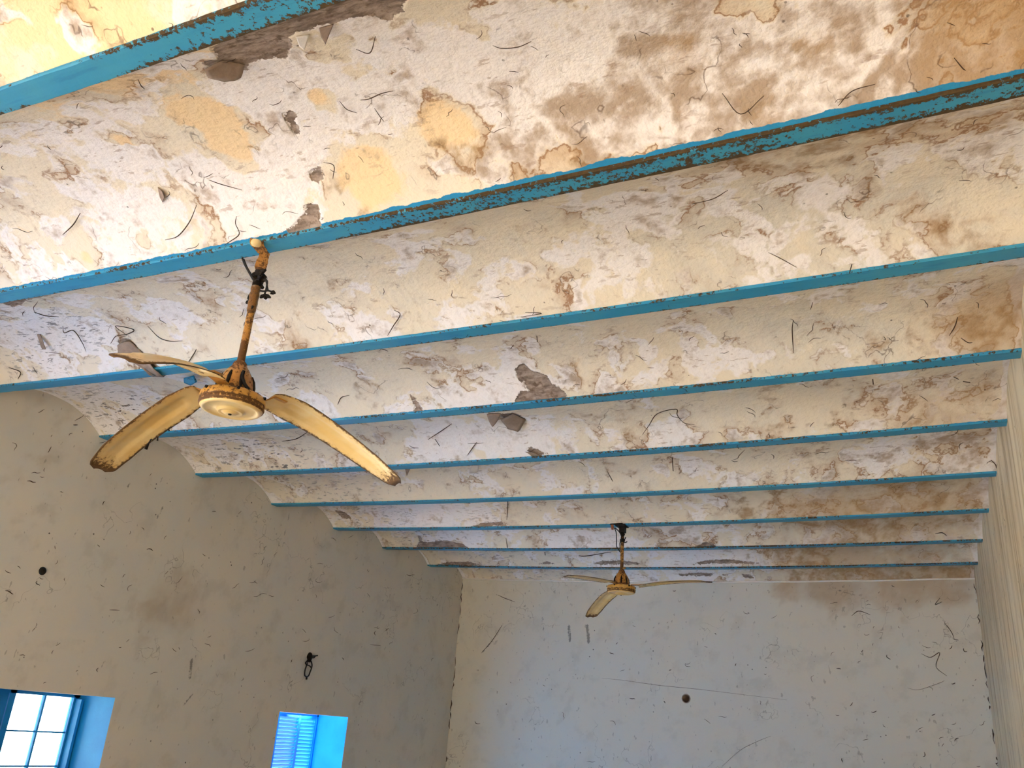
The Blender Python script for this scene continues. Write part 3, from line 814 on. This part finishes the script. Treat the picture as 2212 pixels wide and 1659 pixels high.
# ------------------------------------------------------------------ beams
ORD = {8: 'first', 7: 'second', 6: 'third', 5: 'fourth', 4: 'fifth', 3: 'sixth', 2: 'seventh', 1: 'eighth', 0: 'ninth'}
EXTRA = {1: ', heavily rust-speckled, carrying a cream fan', 6: ', carrying the fan close to the end wall', 0: ', with a long bare plaster strip beside it'}
random.seed(3)
for i in range(0, 9):
    nx = 140
    xs = np.linspace(0.0, W, nx)
    prof = [(-FW / 2, 0.004), (-FW / 2, -0.004), (-FW / 2 + .004, -0.0085), (-FW / 2 + .020, -0.009), (0, -0.0085), (FW / 2 - .022, -0.009), (FW / 2 - .004, -0.0085), (FW / 2, -0.004), (FW / 2, 0.004), (.007, .012), (.007, .12), (-.007, .12), (-.007, .012)]
    wear0 = [.95, 1.1, 1.0, .52, .45, .62, 1.15, 1.2, .9, .3, .3, .3, .3]
    base = {0: .10, 1: .26, 2: .02, 3: .06, 4: .10, 5: .06, 6: .12, 7: .30, 8: .26}[i]
    vs, ws, fs = [], [], []
    for k, x in enumerate(xs):
        yb_ = float(ybeam(i, x)); zb = float(sag(x)) + 0.004
        jit = [random.uniform(-.0012, .0012) for _ in prof]
        add = base - .26
        if i == 1: add += -.12 + .40 * min(1, max(0, (x - 2.6) / 1.8))
        if i == 0: add += .42 * min(1, max(0, (x - 3.3) / .5)) - .05
        if i in (2, 3, 4): add += .16 * min(1, max(0, (x - 2.2) / 1.5)) * (1 if x < 4.9 else .4)
        if i in (7, 8): add += .10 * math.exp(-((x - 3.3) / 1.6) ** 2)
        for (dy, dz), w0, j in zip(prof, wear0, jit):
            vs.append(V(x, yb_ + dy + j, zb + dz)); ws.append(w0 * .75 + add)
    n = len(prof)
    for k in range(nx - 1):
        for j in range(n):
            j2 = (j + 1) % n
            fs.append((k * n + j, k * n + j2, (k + 1) * n + j2, (k + 1) * n + j))
    fs.append(tuple(range(n - 1, -1, -1))); fs.append(tuple((nx - 1) * n + j for j in range(n)))
    o = mesh_obj('steel_beam', vs, fs, M['beam'], None, False, {'wear': ws})
    tag(o, 'blue painted steel ceiling beam, %s from the end wall%s' % (ORD[i], EXTRA.get(i, '')), 'beam', 'blue steel beams between the ceiling arches')

# ------------------------------------------------------------------ ceiling fans
def blade_mesh(root, hub, v, clip, mat):
    ang, R_, zr, s_, d_, p0, p1, w0, sw = v
    nt, nw = 40, 15
    vs, ws, fs = [], [], []
    T = np.linspace(0, 1, nt)
    for side in (1, -1):
        for t in T:
            wd = w0 * min(1, .74 + t * 1.3) * (1 - max(0, t - .8) * 1.0)
            if t > .95: wd *= math.sqrt(max(0.2, 1 - ((t - .95) / .056) ** 2))
            if t < .035: wd *= .78 + 6 * t
            a = math.radians(ang) + sw * t * t
            r_ = .15 + (R_ - .15) * t
            pit = p0 + p1 * t
            z = hub[2] + zr + s_ * t + d_ * t * t
            for k in range(nw):
                q = -1 + 2 * k / (nw - 1)
                # pressed panel: two ridges running along the blade
                emb = 0
                if .16 < t < .86:
                    emb = .008 * (1 if abs(q) < .42 else 0)
                else:
                    emb = .008 * (1 if abs(q) < .42 else 0) * max(0, 1 - min(abs(t - .16), abs(t - .86)) / .03)
                camber = .006 * (1 - q * q)
                zz = math.sin(pit) * q * wd / 2 + camber + emb + side * .0016
                lat = math.cos(pit) * q * wd / 2
                x = hub[0] + math.cos(a) * r_ - math.sin(a) * lat
                y = hub[1] + math.sin(a) * r_ + math.cos(a) * lat
                vs.append(V(x, y, z + zz))
                e = max(abs(q) ** 5 * (.55 + .45 * t), max(0, (t - .75) / .25) ** 2 * .85)
                ws.append(.26 + .95 * e)
    o = nt * nw
    for k in range(nt - 1):
        for j in range(nw - 1):
            a, b, c, d = k * nw + j, (k + 1) * nw + j, (k + 1) * nw + j + 1, k * nw + j + 1
            fs.append((a, b, c, d)); fs.append((o + d, o + c, o + b, o + a))
        fs.append((k * nw, o + k * nw, o + (k + 1) * nw, (k + 1) * nw))
        j = nw - 1
        fs.append((k * nw + j, (k + 1) * nw + j, o + (k + 1) * nw + j, o + k * nw + j))
    for k0, fl in ((0, 1), (nt - 1, -1)):
        for j in range(nw - 1):
            q = (k0 * nw + j, k0 * nw + j + 1, o + k0 * nw + j + 1, o + k0 * nw + j)
            fs.append(q if fl > 0 else q[::-1])
    b = mesh_obj('blade', vs, fs, mat, root, True, {'wear': ws})
    # iron arm from the motor to the blade
    a = math.radians(ang)
    z = hub[2] + zr
    pr = [(.085, .006), (.125, .008), (.16, .008), (.215, .004 + s_ * .09)]
    g = Geo()
    vv = []
    for (r_, dz) in pr:
        hw = .022 if r_ < .14 else .032
        for q in (-1, 1):
            for h in (0, .006):
                vv.append(V(hub[0] + math.cos(a) * r_ - math.sin(a) * q * hw, hub[1] + math.sin(a) * r_ + math.cos(a) * q * hw, hub[2] + dz + h + (zr if r_ > .14 else 0)))
    ff = []
    for k in range(len(pr) - 1):
        c = k * 4
        ff += [(c, c + 4, c + 6, c + 2), (c + 1, c + 3, c + 7, c + 5), (c, c + 1, c + 5, c + 4), (c + 2, c + 6, c + 7, c + 3)]
    ff += [(0, 2, 3, 1), (12, 13, 15, 14)]
    arm = g.add(vv, ff, .45).build('blade_arm', M['rust'], b, False)
    return b

def make_fan(xb, yb_, hubz, blades, label, bmat):
    zt = float(sag(xb)) - 0.004
    root = empty('ceiling_fan', V(xb, yb_, zt))
    tag(root, label, 'fan', 'old cream ceiling fans hung from the blue beams')
    hub = (xb, yb_, hubz)
    c = V(xb, yb_, hubz)
    k = S
    # motor housing
    prof = [(0, .0), (.06, .002), (.104, .0), (.118, -.005), (.1235, -.014), (.1245, -.030), (.1238, -.036), (.1205, -.0375), (.1235, -.040), (.1240, -.050), (.120, -.0525), (.1215, -.056), (.115, -.0605)]
    ww = [.5, .5, .45, .62, .45, .45, .66, .85, .66, .62, .9, .75, .5]
    mot = Geo().lathe([(r * k, z * k) for r, z in prof], c, 56, ww).build('motor_housing', M['fan_rim'], root)
    prof = [(.1165, -.056), (.1175, -.060), (.112, -.0655), (.104, -.0665), (.099, -.0655), (.094, -.0625), (.060, -.0665), (.052, -.068), (.048, -.0745), (.043, -.0755), (.037, -.0735), (.030, -.0740), (.025, -.0790), (.012, -.0805), (.0001, -.0805)]
    ww = [.5, .35, .15, .12, .2, .35, .36, .3, .15, .12, .3, .3, .15, .2, .3]
    Geo().lathe([(r * k, z * k) for r, z in prof], c, 56, ww).build('bottom_plate', M['fan'], mot)
    Geo().lathe([(.0001, -.0845 * k), (.006 * k, -.084 * k), (.007 * k, -.080 * k)], c, 12, .9).build('centre_screw', M['black'], mot)
    g = Geo()
    for q in range(6):
        a = q * math.pi / 3 + .35
        p = c + Vector((math.cos(a) * .1225 * k, math.sin(a) * .1225 * k, -.012 * k))
        d = Vector((math.cos(a), math.sin(a), 0)) * .006
        Geo().tube([p - d, p + d], .0055, 8, .9).build('rim_screw', M['black'], mot)
    # top cover cone
    prof = [(.064, .0), (.070, .012), (.068, .03), (.063, .055), (.054, .080), (.042, .100), (.030, .116), (.026, .130), (.019, .138)]
    cone = Geo().lathe([(r * k, z * k) for r, z in prof], c, 24, [.85, .7, .55, .5, .5, .55, .6, .7, .8]).build('top_cover', M['rust'], root)
    for a in (-.55, .6, 1.7, 2.8, 3.9, 5.0):
        pts = [c + Vector((math.cos(a) * r * k, math.sin(a) * r * k, z * k)) for r, z in ((.0695, .012), (.068, .032), (.063, .056), (.055, .080))]
        Geo().tube(pts, [.004, .007, .007, .003], 6).build('slot_shade_strip', M['black'], cone)  # raised black strips, the dark inside the cover's slots put into colour
    # rod
    top = V(xb, yb_, zt)
    rt = V(xb, yb_, zt / 1.0 - 0.10)
    g = Geo()
    rb = c + Vector((0, 0, .13 * k))
    pts = [rb.lerp(rt, t) for t in np.linspace(0, 1, 14)]
    g.tube(pts, [.0135] * 13 + [.015], 12, [w for t in np.linspace(0, 1, 14) for w in [.62 + .3 * (t < .2) + .25 * (t > .75) + random.uniform(-.08, .08)] * 12])
    rod = g.build('down_rod', M['rust'], root)
    for nm, v in blades:
        blade_mesh(root, hub, v, nm, bmat)
    return root, c, top, rt

fan1, c1, top1, rt1 = make_fan(3.157, 1.02, -.70, [
    ('a', (190.948, .577, .010, -.270, -.026, .20, -.251, .163, -.112)),
    ('b', (71.006, .722, .027, -.001, -.238, -.30, .326, .166, -.274)),
    ('c', (-76.314, .729, .006, -.061, -.119, -.17, -.08, .150, .060))],
    'cream ceiling fan with drooping rust-edged yellow blades, hung far from the end wall', M['fan'])
fan2, c2, top2, rt2 = make_fan(3.129, 6.015, -.575, [
    ('a', (131.616, .728, -.030, -.086, -.086, .068, -.187, .141, -.019)),
    ('b', (12.214, .778, -.001, .126, -.065, -.027, .160, .150, .015)),
    ('c', (-111.185, .730, .004, -.019, -.026, .0, 0, .150, .041))],
    'cream ceiling fan on a shorter rod, hung close to the end wall', M['fan'])

# fan 1 hanger: bent rusty strap over the flange, clamp, dangling wires
def strap(root, pts, widths, th, mat, name, across):
    pts = [Vector(p) for p in pts]; vs, fs = [], []
    ac = Vector(across).normalized()
    for i, p in enumerate(pts):
        t = (pts[min(i + 1, len(pts) - 1)] - pts[max(i - 1, 0)]).normalized()
        nn = t.cross(ac).normalized()
        for a, b in ((-1, -1), (1, -1), (1, 1), (-1, 1)):
            vs.append(p + ac * a * widths[i] / 2 + nn * b * th / 2)
    for i in range(len(pts) - 1):
        for k in range(4):
            k2 = (k + 1) % 4
            fs.append((i * 4 + k, i * 4 + k2, (i + 1) * 4 + k2, (i + 1) * 4 + k))
    e = (len(pts) - 1) * 4
    fs += [(3, 2, 1, 0), (e, e + 1, e + 2, e + 3)]
    return mesh_obj(name, vs, fs, mat, root, False, {'wear': [.6] * len(vs)})

t = top1
ac = (0.72, 0.69, 0)
strap(fan1, catmull([t + Vector((0.006, -.050, .004)), t + Vector((0.006, -.046, -.012)), t + Vector((.006, -.02, -.022)), t + Vector((.006, .0, -.032)), t + Vector((.004, .0, -.060)), t + Vector((.0, .0, -.095)), t + Vector((0, 0, -.125))], 4),
      [.05] * 4 + [.052] * 4 + [.046] * 4 + [.036] * 4 + [.042] * 4 + [.030] * 4 + [.016], .006, M['rust'], 'hanger_strap', ac)
Geo().lathe([(.001, .012), (.018, .012), (.022, .004), (.021, -.004), (.013, -.010), (.001, -.011)], t + Vector((.0, -.045, -.010)), 12, .2).build('hanger_bolt', M['fan'], fan1)
g = Geo()
random.seed(11)
for k in range(16):
    a = random.uniform(0, 6.28); z = random.uniform(-.155, -.105); r = random.uniform(.012, .02)
    p = t + Vector((math.cos(a) * .008, math.sin(a) * .008, z)); q = p + Vector((math.cos(a) * r * 1.2, math.sin(a) * r * 1.2, random.uniform(-.01, .012)))
    g.tube([p, (p + q) / 2, q], [.011, .009, .004], 6)
g.tube([t + Vector((0, 0, -.10)), t + Vector((0, 0, -.17))], .016, 10)
g.build('hanger_clamp', M['black'], fan1)
g = Geo(); pts = [t + Vector((0, 0, z)) for z in np.linspace(-.165, -.27, 10)]
g.tube(pts, [.0165, .018, .016, .019, .017, .0165, .018, .016, .017, .015], 10); g.build('tape_wrap', M['tape'], fan1)

def px_at_depth(u, v, ref):
    """point on the pixel's ray at the camera depth of a reference point (both in the same hanging assembly)"""
    f = ROT[2]; refu = np.array([ref.x / S, ref.y / S, ref.z / S - ZF])
    dep = (refu - CAM) @ f; d = px_ray(u, v)
    p = CAM + d * (dep / (d @ f)); return V(*p)
def wire(root, pxs, ref, r=.0035, name='wire', first=None, last=None):
    pts = [px_at_depth(u, v, ref) for (u, v) in pxs]
    if first is not None: pts[0] = first
    if last is not None: pts[-1] = last
    return Geo().tube(catmull(pts, 6), r, 6).build(name, M['wire'], root)
ref = t + Vector((0, 0, -.18))
wire(fan1, [(523, 557), (529, 572), (540, 592), (549, 608)], ref)
wire(fan1, [(526, 560), (533, 577), (545, 598), (551, 612)], ref)
wire(fan1, [(560, 604), (551, 606), (549, 622), (541, 634), (536, 645), (544, 648), (553, 646)], ref)
wire(fan1, [(570, 602), (577, 608), (575, 624), (572, 634), (570, 640)], ref)
wire(fan1, [(561, 628), (570, 629), (580, 628), (588, 631)], ref)
wire(fan1, [(568, 604), (574, 606), (577, 618), (579, 628)], ref, .003)
for pl in ([(541, 648), (535, 653), (531, 655)], [(541, 648), (541, 655), (540, 658)], [(585, 630), (590, 631), (595, 634)], [(588, 631), (587, 636)], [(572, 636), (578, 640), (585, 643)], [(572, 636), (566, 640), (562, 644)], [(572, 636), (574, 644), (573, 647)]):
    pts = [px_at_depth(u, v, ref) for u, v in pl]
    Geo().tube(pts, [.004, .008, .003][:len(pts)], 6).build('wire_end', M['black'], fan1)
wire(fan1, [(546, 660), (541, 675), (538, 690), (531, 697), (529, 702), (531, 708), (529, 720), (525, 732)], c1.lerp(rt1, .6), .0045, 'rod_wire')
wire(fan1, [(527, 800), (524, 815), (529, 830), (538, 842)], c1 + Vector((.04, -.05, .05)), .006, 'motor_lead')
bref = V(3.157 - .42, 1.02 - .05, -.87)
for pl in ([(327, 948), (321, 958), (315, 970)], [(341, 944), (340, 952)], [(363, 927), (366, 931)]):
    pts = [px_at_depth(u, v, bref) for u, v in pl]
    Geo().tube(pts, [.002, .003, .006][:len(pts)], 6).build('hanging_thread', M['black'], fan1)
# fan 2 hanger
t = top2
Geo().box(t + Vector((-.05, -.05, -.006)), t + Vector((.035, .05, .006)), .9).build('hanger_plate', M['black'], fan2, False)
Geo().box(t + Vector((-.022, -.026, -.055)), t + Vector((.022, .026, 0))).build('hanger_bracket', M['black'], fan2, False)
Geo().lathe([(.0001, -.05), (.014, -.055), (.02, -.068), (.012, -.085), (.009, -.10), (.018, -.106), (.022, -.118), (.016, -.132), (.0001, -.14)], t, 12).build('hanger_shackle', M['black'], fan2)
ref = t + Vector((0, 0, -.15))
wire(fan2, [(1327, 1140), (1331, 1150), (1332, 1165), (1332, 1180), (1338, 1190), (1343, 1196)], ref, .004)
wire(fan2, [(1328, 1140), (1337, 1148), (1342, 1158), (1342, 1166), (1339, 1174), (1340, 1186), (1343, 1192)], ref, .004)
wire(fan2, [(1350, 1164), (1347, 1170), (1350, 1172), (1355, 1170)], ref, .004)
wire(fan2, [(1343, 1172), (1349, 1166), (1352, 1160)], ref, .004)
g = Geo()
Geo().tube([px_at_depth(1322, 1133, ref), px_at_depth(1323, 1139, ref), px_at_depth(1323, 1144, ref)], [.012, .012, .010], 8).build('terminal_block', M['terminal'], fan2)
Geo().tube([px_at_depth(1318, 1132.5, ref), px_at_depth(1330, 1132, ref), px_at_depth(1345, 1131, ref)], .006, 6).build('bracket_arm', M['black'], fan2)
rt_ = c2.lerp(rt2, .35)
Geo().tube([rt_ + Vector((.0, 0, .0)), rt_ + Vector((.03, 0, .004))], .009, 6).build('rod_bolt', M['rust'], fan2)

# ------------------------------------------------------------------ loose plaster flakes still hanging
def flake(pxs, hinge, curl, mat, name='plaster_flake', drop=0.004, parent=ceiling):
    """outline from pixels on the vault; curls down away from the hinge edge (indices of two outline points)"""
    P = [Vector(px_ceiling(u, v)) for (u, v) in pxs]
    mid = sorted(p.y for p in P)[len(P) // 2]
    if max(abs(p.y - mid) for p in P) > .45: print('flake spans bays', pxs)
    h0, h1 = P[hinge[0]], P[hinge[1]]
    ax = (h1 - h0).normalized()
    cen = sum(P, Vector()) / len(P)
    rings = [0.0, .35, .7, 1.0]
    n = len(P) * 3
    out = []
    for i in range(n):
        a = P[i // 3]; b = P[(i // 3 + 1) % len(P)]; t = (i % 3) / 3
        q = a.lerp(b, t)
        jit = 1 + random.uniform(-.03, .03)
        out.append(cen + (q - cen) * jit)
    vs, fs = [], []
    def place(p):
        zc = ceil_z(p.x, p.y)
        if zc > 5: zc = p.z
        d = p - h0; d = d - ax * d.dot(ax); dist = d.length
        return V(p.x, p.y, zc - drop - min(.035, curl * dist + curl * 2.5 * dist * dist))
    for s_ in (0, .004):
        for rr in rings[1:]:
            for q in out:
                v = place(cen + (q - cen) * rr); v.z += s_; vs.append(v)
        v = place(cen); v.z += s_; vs.append(v)
    m_ = 3 * n + 1
    for s_ in (0, 1):
        o = s_ * m_
        for i in range(n):
            j = (i + 1) % n
            t_ = [(o + 3 * n, o + i, o + j), (o + i, o + n + i, o + n + j, o + j), (o + n + i, o + 2 * n + i, o + 2 * n + j, o + n + j)]
            fs += [f[::-1] for f in t_] if s_ == 0 else t_
    for i in range(n):
        j = (i + 1) % n
        fs.append((2 * n + i, 2 * n + j, m_ + 2 * n + j, m_ + 2 * n + i))
    return mesh_obj(name, vs, fs, mat, parent, True, {'wear': [.5] * len(vs)})
random.seed(5)
flake([(446, 136), (480, 130), (530, 139), (524, 152), (490, 157), (455, 148)], (1, 2), .55, M['flake'])
flake([(256, 733), (280, 731), (302, 756), (350, 797), (372, 806), (335, 800), (288, 775), (260, 757)], (2, 4), .22, M['flake'])
flake([(341, 404), (352, 408), (357, 420), (352, 436), (346, 424)], (0, 3), .5, M['flake'])
flake([(1082, 896), (1108, 893), (1135, 906), (1120, 922), (1098, 915)], (1, 2), .4, M['flake'])
flake([(1052, 894), (1082, 893), (1065, 911)], (0, 1), .5, M['flake'])
flake([(1137, 966), (1150, 968), (1168, 984), (1148, 984)], (2, 3), .4, M['flake'])
flake([(1014, 1001), (1036, 1000), (1034, 1010), (1015, 1013)], (0, 1), .3, M['white_flake'])
flake([(1062, 1001), (1080, 999), (1074, 1008)], (0, 1), .3, M['white_flake'])
flake([(875, 1012), (886, 1012), (880, 1019)], (0, 1), .4, M['flake'])
flake([(944, 1186), (952, 1186), (948, 1193)], (0, 1), .5, M['white_flake'])
flake([(690, 60), (720, 52), (706, 82), (695, 72)], (0, 1), .25, M['flake'])
flake([(640, 78), (668, 74), (660, 98), (648, 92)], (0, 1), .2, M['white_flake'])
flake([(80, 722), (88, 722), (103, 742), (95, 742)], (0, 1), .4, M['flake'])
# strip of blue paint that peels off the seventh beam
flake([(398, 812), (420, 806), (428, 812), (415, 818), (400, 817)], (0, 1), .4, M['beam'], 'paint_flake', .02)

# ------------------------------------------------------------------ things on the walls
def wall_pt(u, v, off=0.02): 
    p = px_plane(u, v, 0, off); return V(*p)
hk = empty('wall_hook', wall_pt(672, 1420, 0.0))
tag(hk, 'black bent wire holder with long open loop on the wall above the shuttered window', 'wire hook')
def ww(pxs, r, name, off=0.03):
    Geo().tube(catmull([wall_pt(u, v, off) for u, v in pxs], 5), r, 6).build(name, M['wire'], hk)
Geo().tube([wall_pt(669, 1414, .0), wall_pt(669, 1420, .03), wall_pt(668, 1430, .04)], [.022, .026, .012], 10).build('holder', M['black'], hk)
ww([(670, 1417), (680, 1417), (686, 1416)], .006, 'arm')
ww([(673, 1421), (678, 1421), (681, 1418)], .005, 'arm')
ww([(664, 1427), (660, 1432), (662, 1437), (659, 1447), (658, 1456), (659, 1460), (663, 1462), (667, 1459), (670, 1451), (673, 1443), (674, 1436), (672, 1428)], .006, 'wire_loop')
ww([(662, 1437), (668, 1438), (673, 1443)], .0055, 'cross_wire')
ww([(662.5, 1461), (662, 1468)], .008, 'loop_tail')
ww([(664, 1428), (664, 1436)], .004, 'cross_wire')

# socket hole in the end wall
p = px_plane(1482, 1509, 1, L)
c = V(*p)
sk = empty('conduit_hole', c); tag(sk, 'small round conduit hole in the bare end wall', 'hole')
rim = Geo()
n = 24; vs, fs = [], []
for (r, dy) in ((.047, .001), (.044, -.002), (.038, -.002), (.036, .003), (.036, .19), (.0001, .19)):
    for k in range(n):
        a = 2 * math.pi * k / n; vs.append(c + Vector((math.cos(a) * r, dy, math.sin(a) * r)))
for i in range(5):
    for k in range(n):
        k2 = (k + 1) % n; fs.append((i * n + k, i * n + k2, (i + 1) * n + k2, (i + 1) * n + k))
mesh_obj('hole_mouth', vs, fs, M['flake'], sk, True, {'wear': [.5] * len(vs)})

# plug hole in the side wall
p = px_plane(91.5, 1233.5, 0, 0); c = V(*p)
pk = empty('wall_plug', c); tag(pk, 'rusty round wall plug with brown drips on the side wall', 'wall plug')
vs, fs = [], []
for (r, dx) in ((.026, .001), (.022, .008), (.012, .010), (.0001, .006)):
    for k in range(n):
        a = 2 * math.pi * k / n; vs.append(c + Vector((dx, math.cos(a) * r, math.sin(a) * r)))
for i in range(3):
    for k in range(n):
        k2 = (k + 1) % n; fs.append((i * n + k, i * n + k2, (i + 1) * n + k2, (i + 1) * n + k))
mesh_obj('plug', vs, fs, M['black'], pk, True, {'wear': [.5] * len(vs)})

# ------------------------------------------------------------------ sooty cobweb strands
STR_C = [
 [(1713, 688), (1711, 705), (1712, 730), (1714, 758)], [(1388, 935), (1402, 915), (1420, 890), (1460, 880), (1463, 893), (1478, 910), (1500, 913)], [(1065, 92), (1085, 98), (1120, 95), (1148, 83)],
 [(358, 513), (385, 505), (410, 475), (426, 438)], [(486, 524), (500, 515), (518, 500), (510, 478), (512, 462)], [(137, 502), (160, 480), (175, 455)], [(452, 383), (480, 393), (524, 405)],
 [(1495, 435), (1540, 424), (1572, 405)], [(770, 100), (800, 108), (812, 72)], [(700, 345), (722, 352), (720, 380)], [(300, 165), (306, 178), (314, 186)], [(780, 210), (797, 208), (825, 196), (850, 190)], [(735, 213), (750, 230), (772, 238)],
 [(810, 228), (822, 246), (830, 256)], [(1560, 195), (1600, 240), (1650, 200)], [(2060, 118), (2078, 140), (2085, 145)], [(1810, 222), (1840, 190), (1890, 175)], [(75, 670), (100, 678), (128, 680)], [(137, 700), (140, 715), (160, 710), (178, 735), (187, 755)],
 [(240, 738), (252, 722), (275, 718), (290, 708), (250, 700), (275, 720)], [(320, 700), (345, 725), (370, 733), (395, 732)], [(1160, 722), (1161, 734)], [(838, 720), (850, 700), (865, 675), (852, 665)], [(1135, 670), (1170, 672), (1125, 680)], [(1840, 565), (1834, 585)], [(1660, 540), (1690, 555), (1720, 572)],
 [(2050, 720), (2062, 700), (2068, 680)], [(2075, 725), (2090, 735), (2100, 735)], [(2080, 820), (2095, 822)], [(2060, 810), (2070, 815)], [(1885, 815), (1886, 826)], [(925, 946), (950, 930), (976, 912)], [(1010, 980), (1022, 963), (1030, 952)], [(1312, 1015), (1320, 1030), (1324, 1037)], [(1452, 985), (1454, 1014)],
 [(1095, 1060), (1097, 1085), (1095, 1120)], [(1093, 1160), (1096, 1180), (1094, 1188)], [(1250, 1198), (1265, 1199), (1320, 1190)], [(1177, 1190), (1178, 1197)], [(950, 960), (940, 945)], [(2140, 990), (2150, 1000), (2152, 1008)], [(2020, 1150), (2035, 1148), (2045, 1155)],
 [(730, 870), (738, 855), (755, 850)], [(610, 950), (640, 945), (665, 930)], [(20, 790), (45, 800), (40, 815)], [(400, 790), (420, 760), (425, 750)],
]
def strand_pts(pl, f, off):
    return catmull([f(u, v, off) for (u, v) in pl], 5)
def on_ceiling(u, v, off):
    p = px_ceiling(u, v); return V(p[0], p[1], min(p[2], ceil_z(p[0], p[1])) - off)
def on_left(u, v, off): p = px_plane(u, v, 0, off); return V(*p)
def on_back(u, v, off): p = px_plane(u, v, 1, L - off); return V(*p)
random.seed(21)
def squiggle(u, v, ln):
    a = random.uniform(0, 6.28); pts = [(u, v)]
    for _ in range(random.choice((2, 3, 3, 4))):
        a += random.uniform(-.9, .9); u += math.cos(a) * ln; v += math.sin(a) * ln * .7; pts.append((u, v))
    return pts
g = Geo()
def taper(pts, r): 
    n_ = len(pts); return [r * (.45 + .75 * math.sin(math.pi * (i + .6) / (n_ + .2))) for i in range(n_)]
for pl in STR_C:
    pts = strand_pts(pl, on_ceiling, .012)
    far = (pts[0] - V(*CAM)).length
    g.tube(pts, taper(pts, .00045 * far + .0001), 4)
for k in range(150):
    u = random.uniform(0, 2180); v = random.uniform(20, 1000)
    if v > 860 + (u - 200) * .5 and u < 1000: continue
    if px_ceiling(u, v)[0] < .02: continue
    pl = squiggle(u, v, random.uniform(4, 12))
    try: pts = strand_pts(pl, on_ceiling, .01)
    except Exception: continue
    far = (pts[0] - V(*CAM)).length
    g.tube(pts, taper(pts, .0003 * far), 4)
cw = g.build('cobweb_strands', M['cobweb'], ceiling); tag(cw, kind='stuff')
g = Geo()
for k in range(120):
    u = random.uniform(0, 960); v = random.uniform(880, 1480)
    p = px_plane(u, v, 0, 0)
    if p[1] > L - .1 or p[2] > float(ceil_z(.02, min(p[1], L - .2))) - .03: continue
    pts = strand_pts(squiggle(u, v, random.uniform(2.5, 8)), on_left, .008)
    g.tube(pts, taper(pts, .0026 if random.random() < .2 else .0016), 4)
tag(g.build('cobweb_strands', M['cobweb'], wall_l), kind='stuff')
g = Geo()
STR_B = [[(1840, 1330), (1855, 1320), (1880, 1328)], [(2040, 1345), (2055, 1365), (2062, 1382)], [(1990, 1412), (2010, 1420), (2030, 1410), (2022, 1440), (2045, 1460)], [(1960, 1486), (1985, 1490), (2030, 1475), (2040, 1470)], [(2030, 1292), (2020, 1306), (2035, 1300)], [(1040, 1410), (1062, 1385), (1085, 1350)],
         [(1075, 1285), (1090, 1292), (1112, 1300)], [(1560, 1655), (1600, 1620), (1640, 1600), (1665, 1590)], [(1300, 1465), (1350, 1470), (1420, 1480), (1500, 1488), (1560, 1495), (1700, 1512)]]
for pl in STR_B:
    pts = strand_pts(pl, on_back, .008); g.tube(pts, taper(pts, .003 if pl[0][1] < 1450 else .0014), 4)
for k in range(130):
    u = random.uniform(1010, 2130); v = random.uniform(1265, 1659)
    if random.random() > .35 + .65 * (u > 1800): continue
    p = px_plane(u, v, 1, L)
    if not .05 < p[0] < W - .1: continue
    pts = strand_pts(squiggle(u, v, random.uniform(2, 7)), on_back, .008)
    if any(not 0 < q.x < W * S for q in pts): continue
    g.tube(pts, taper(pts, .003 if random.random() < .25 else .0018), 4)
tag(g.build('cobweb_strands', M['cobweb'], wall_b), kind='stuff')
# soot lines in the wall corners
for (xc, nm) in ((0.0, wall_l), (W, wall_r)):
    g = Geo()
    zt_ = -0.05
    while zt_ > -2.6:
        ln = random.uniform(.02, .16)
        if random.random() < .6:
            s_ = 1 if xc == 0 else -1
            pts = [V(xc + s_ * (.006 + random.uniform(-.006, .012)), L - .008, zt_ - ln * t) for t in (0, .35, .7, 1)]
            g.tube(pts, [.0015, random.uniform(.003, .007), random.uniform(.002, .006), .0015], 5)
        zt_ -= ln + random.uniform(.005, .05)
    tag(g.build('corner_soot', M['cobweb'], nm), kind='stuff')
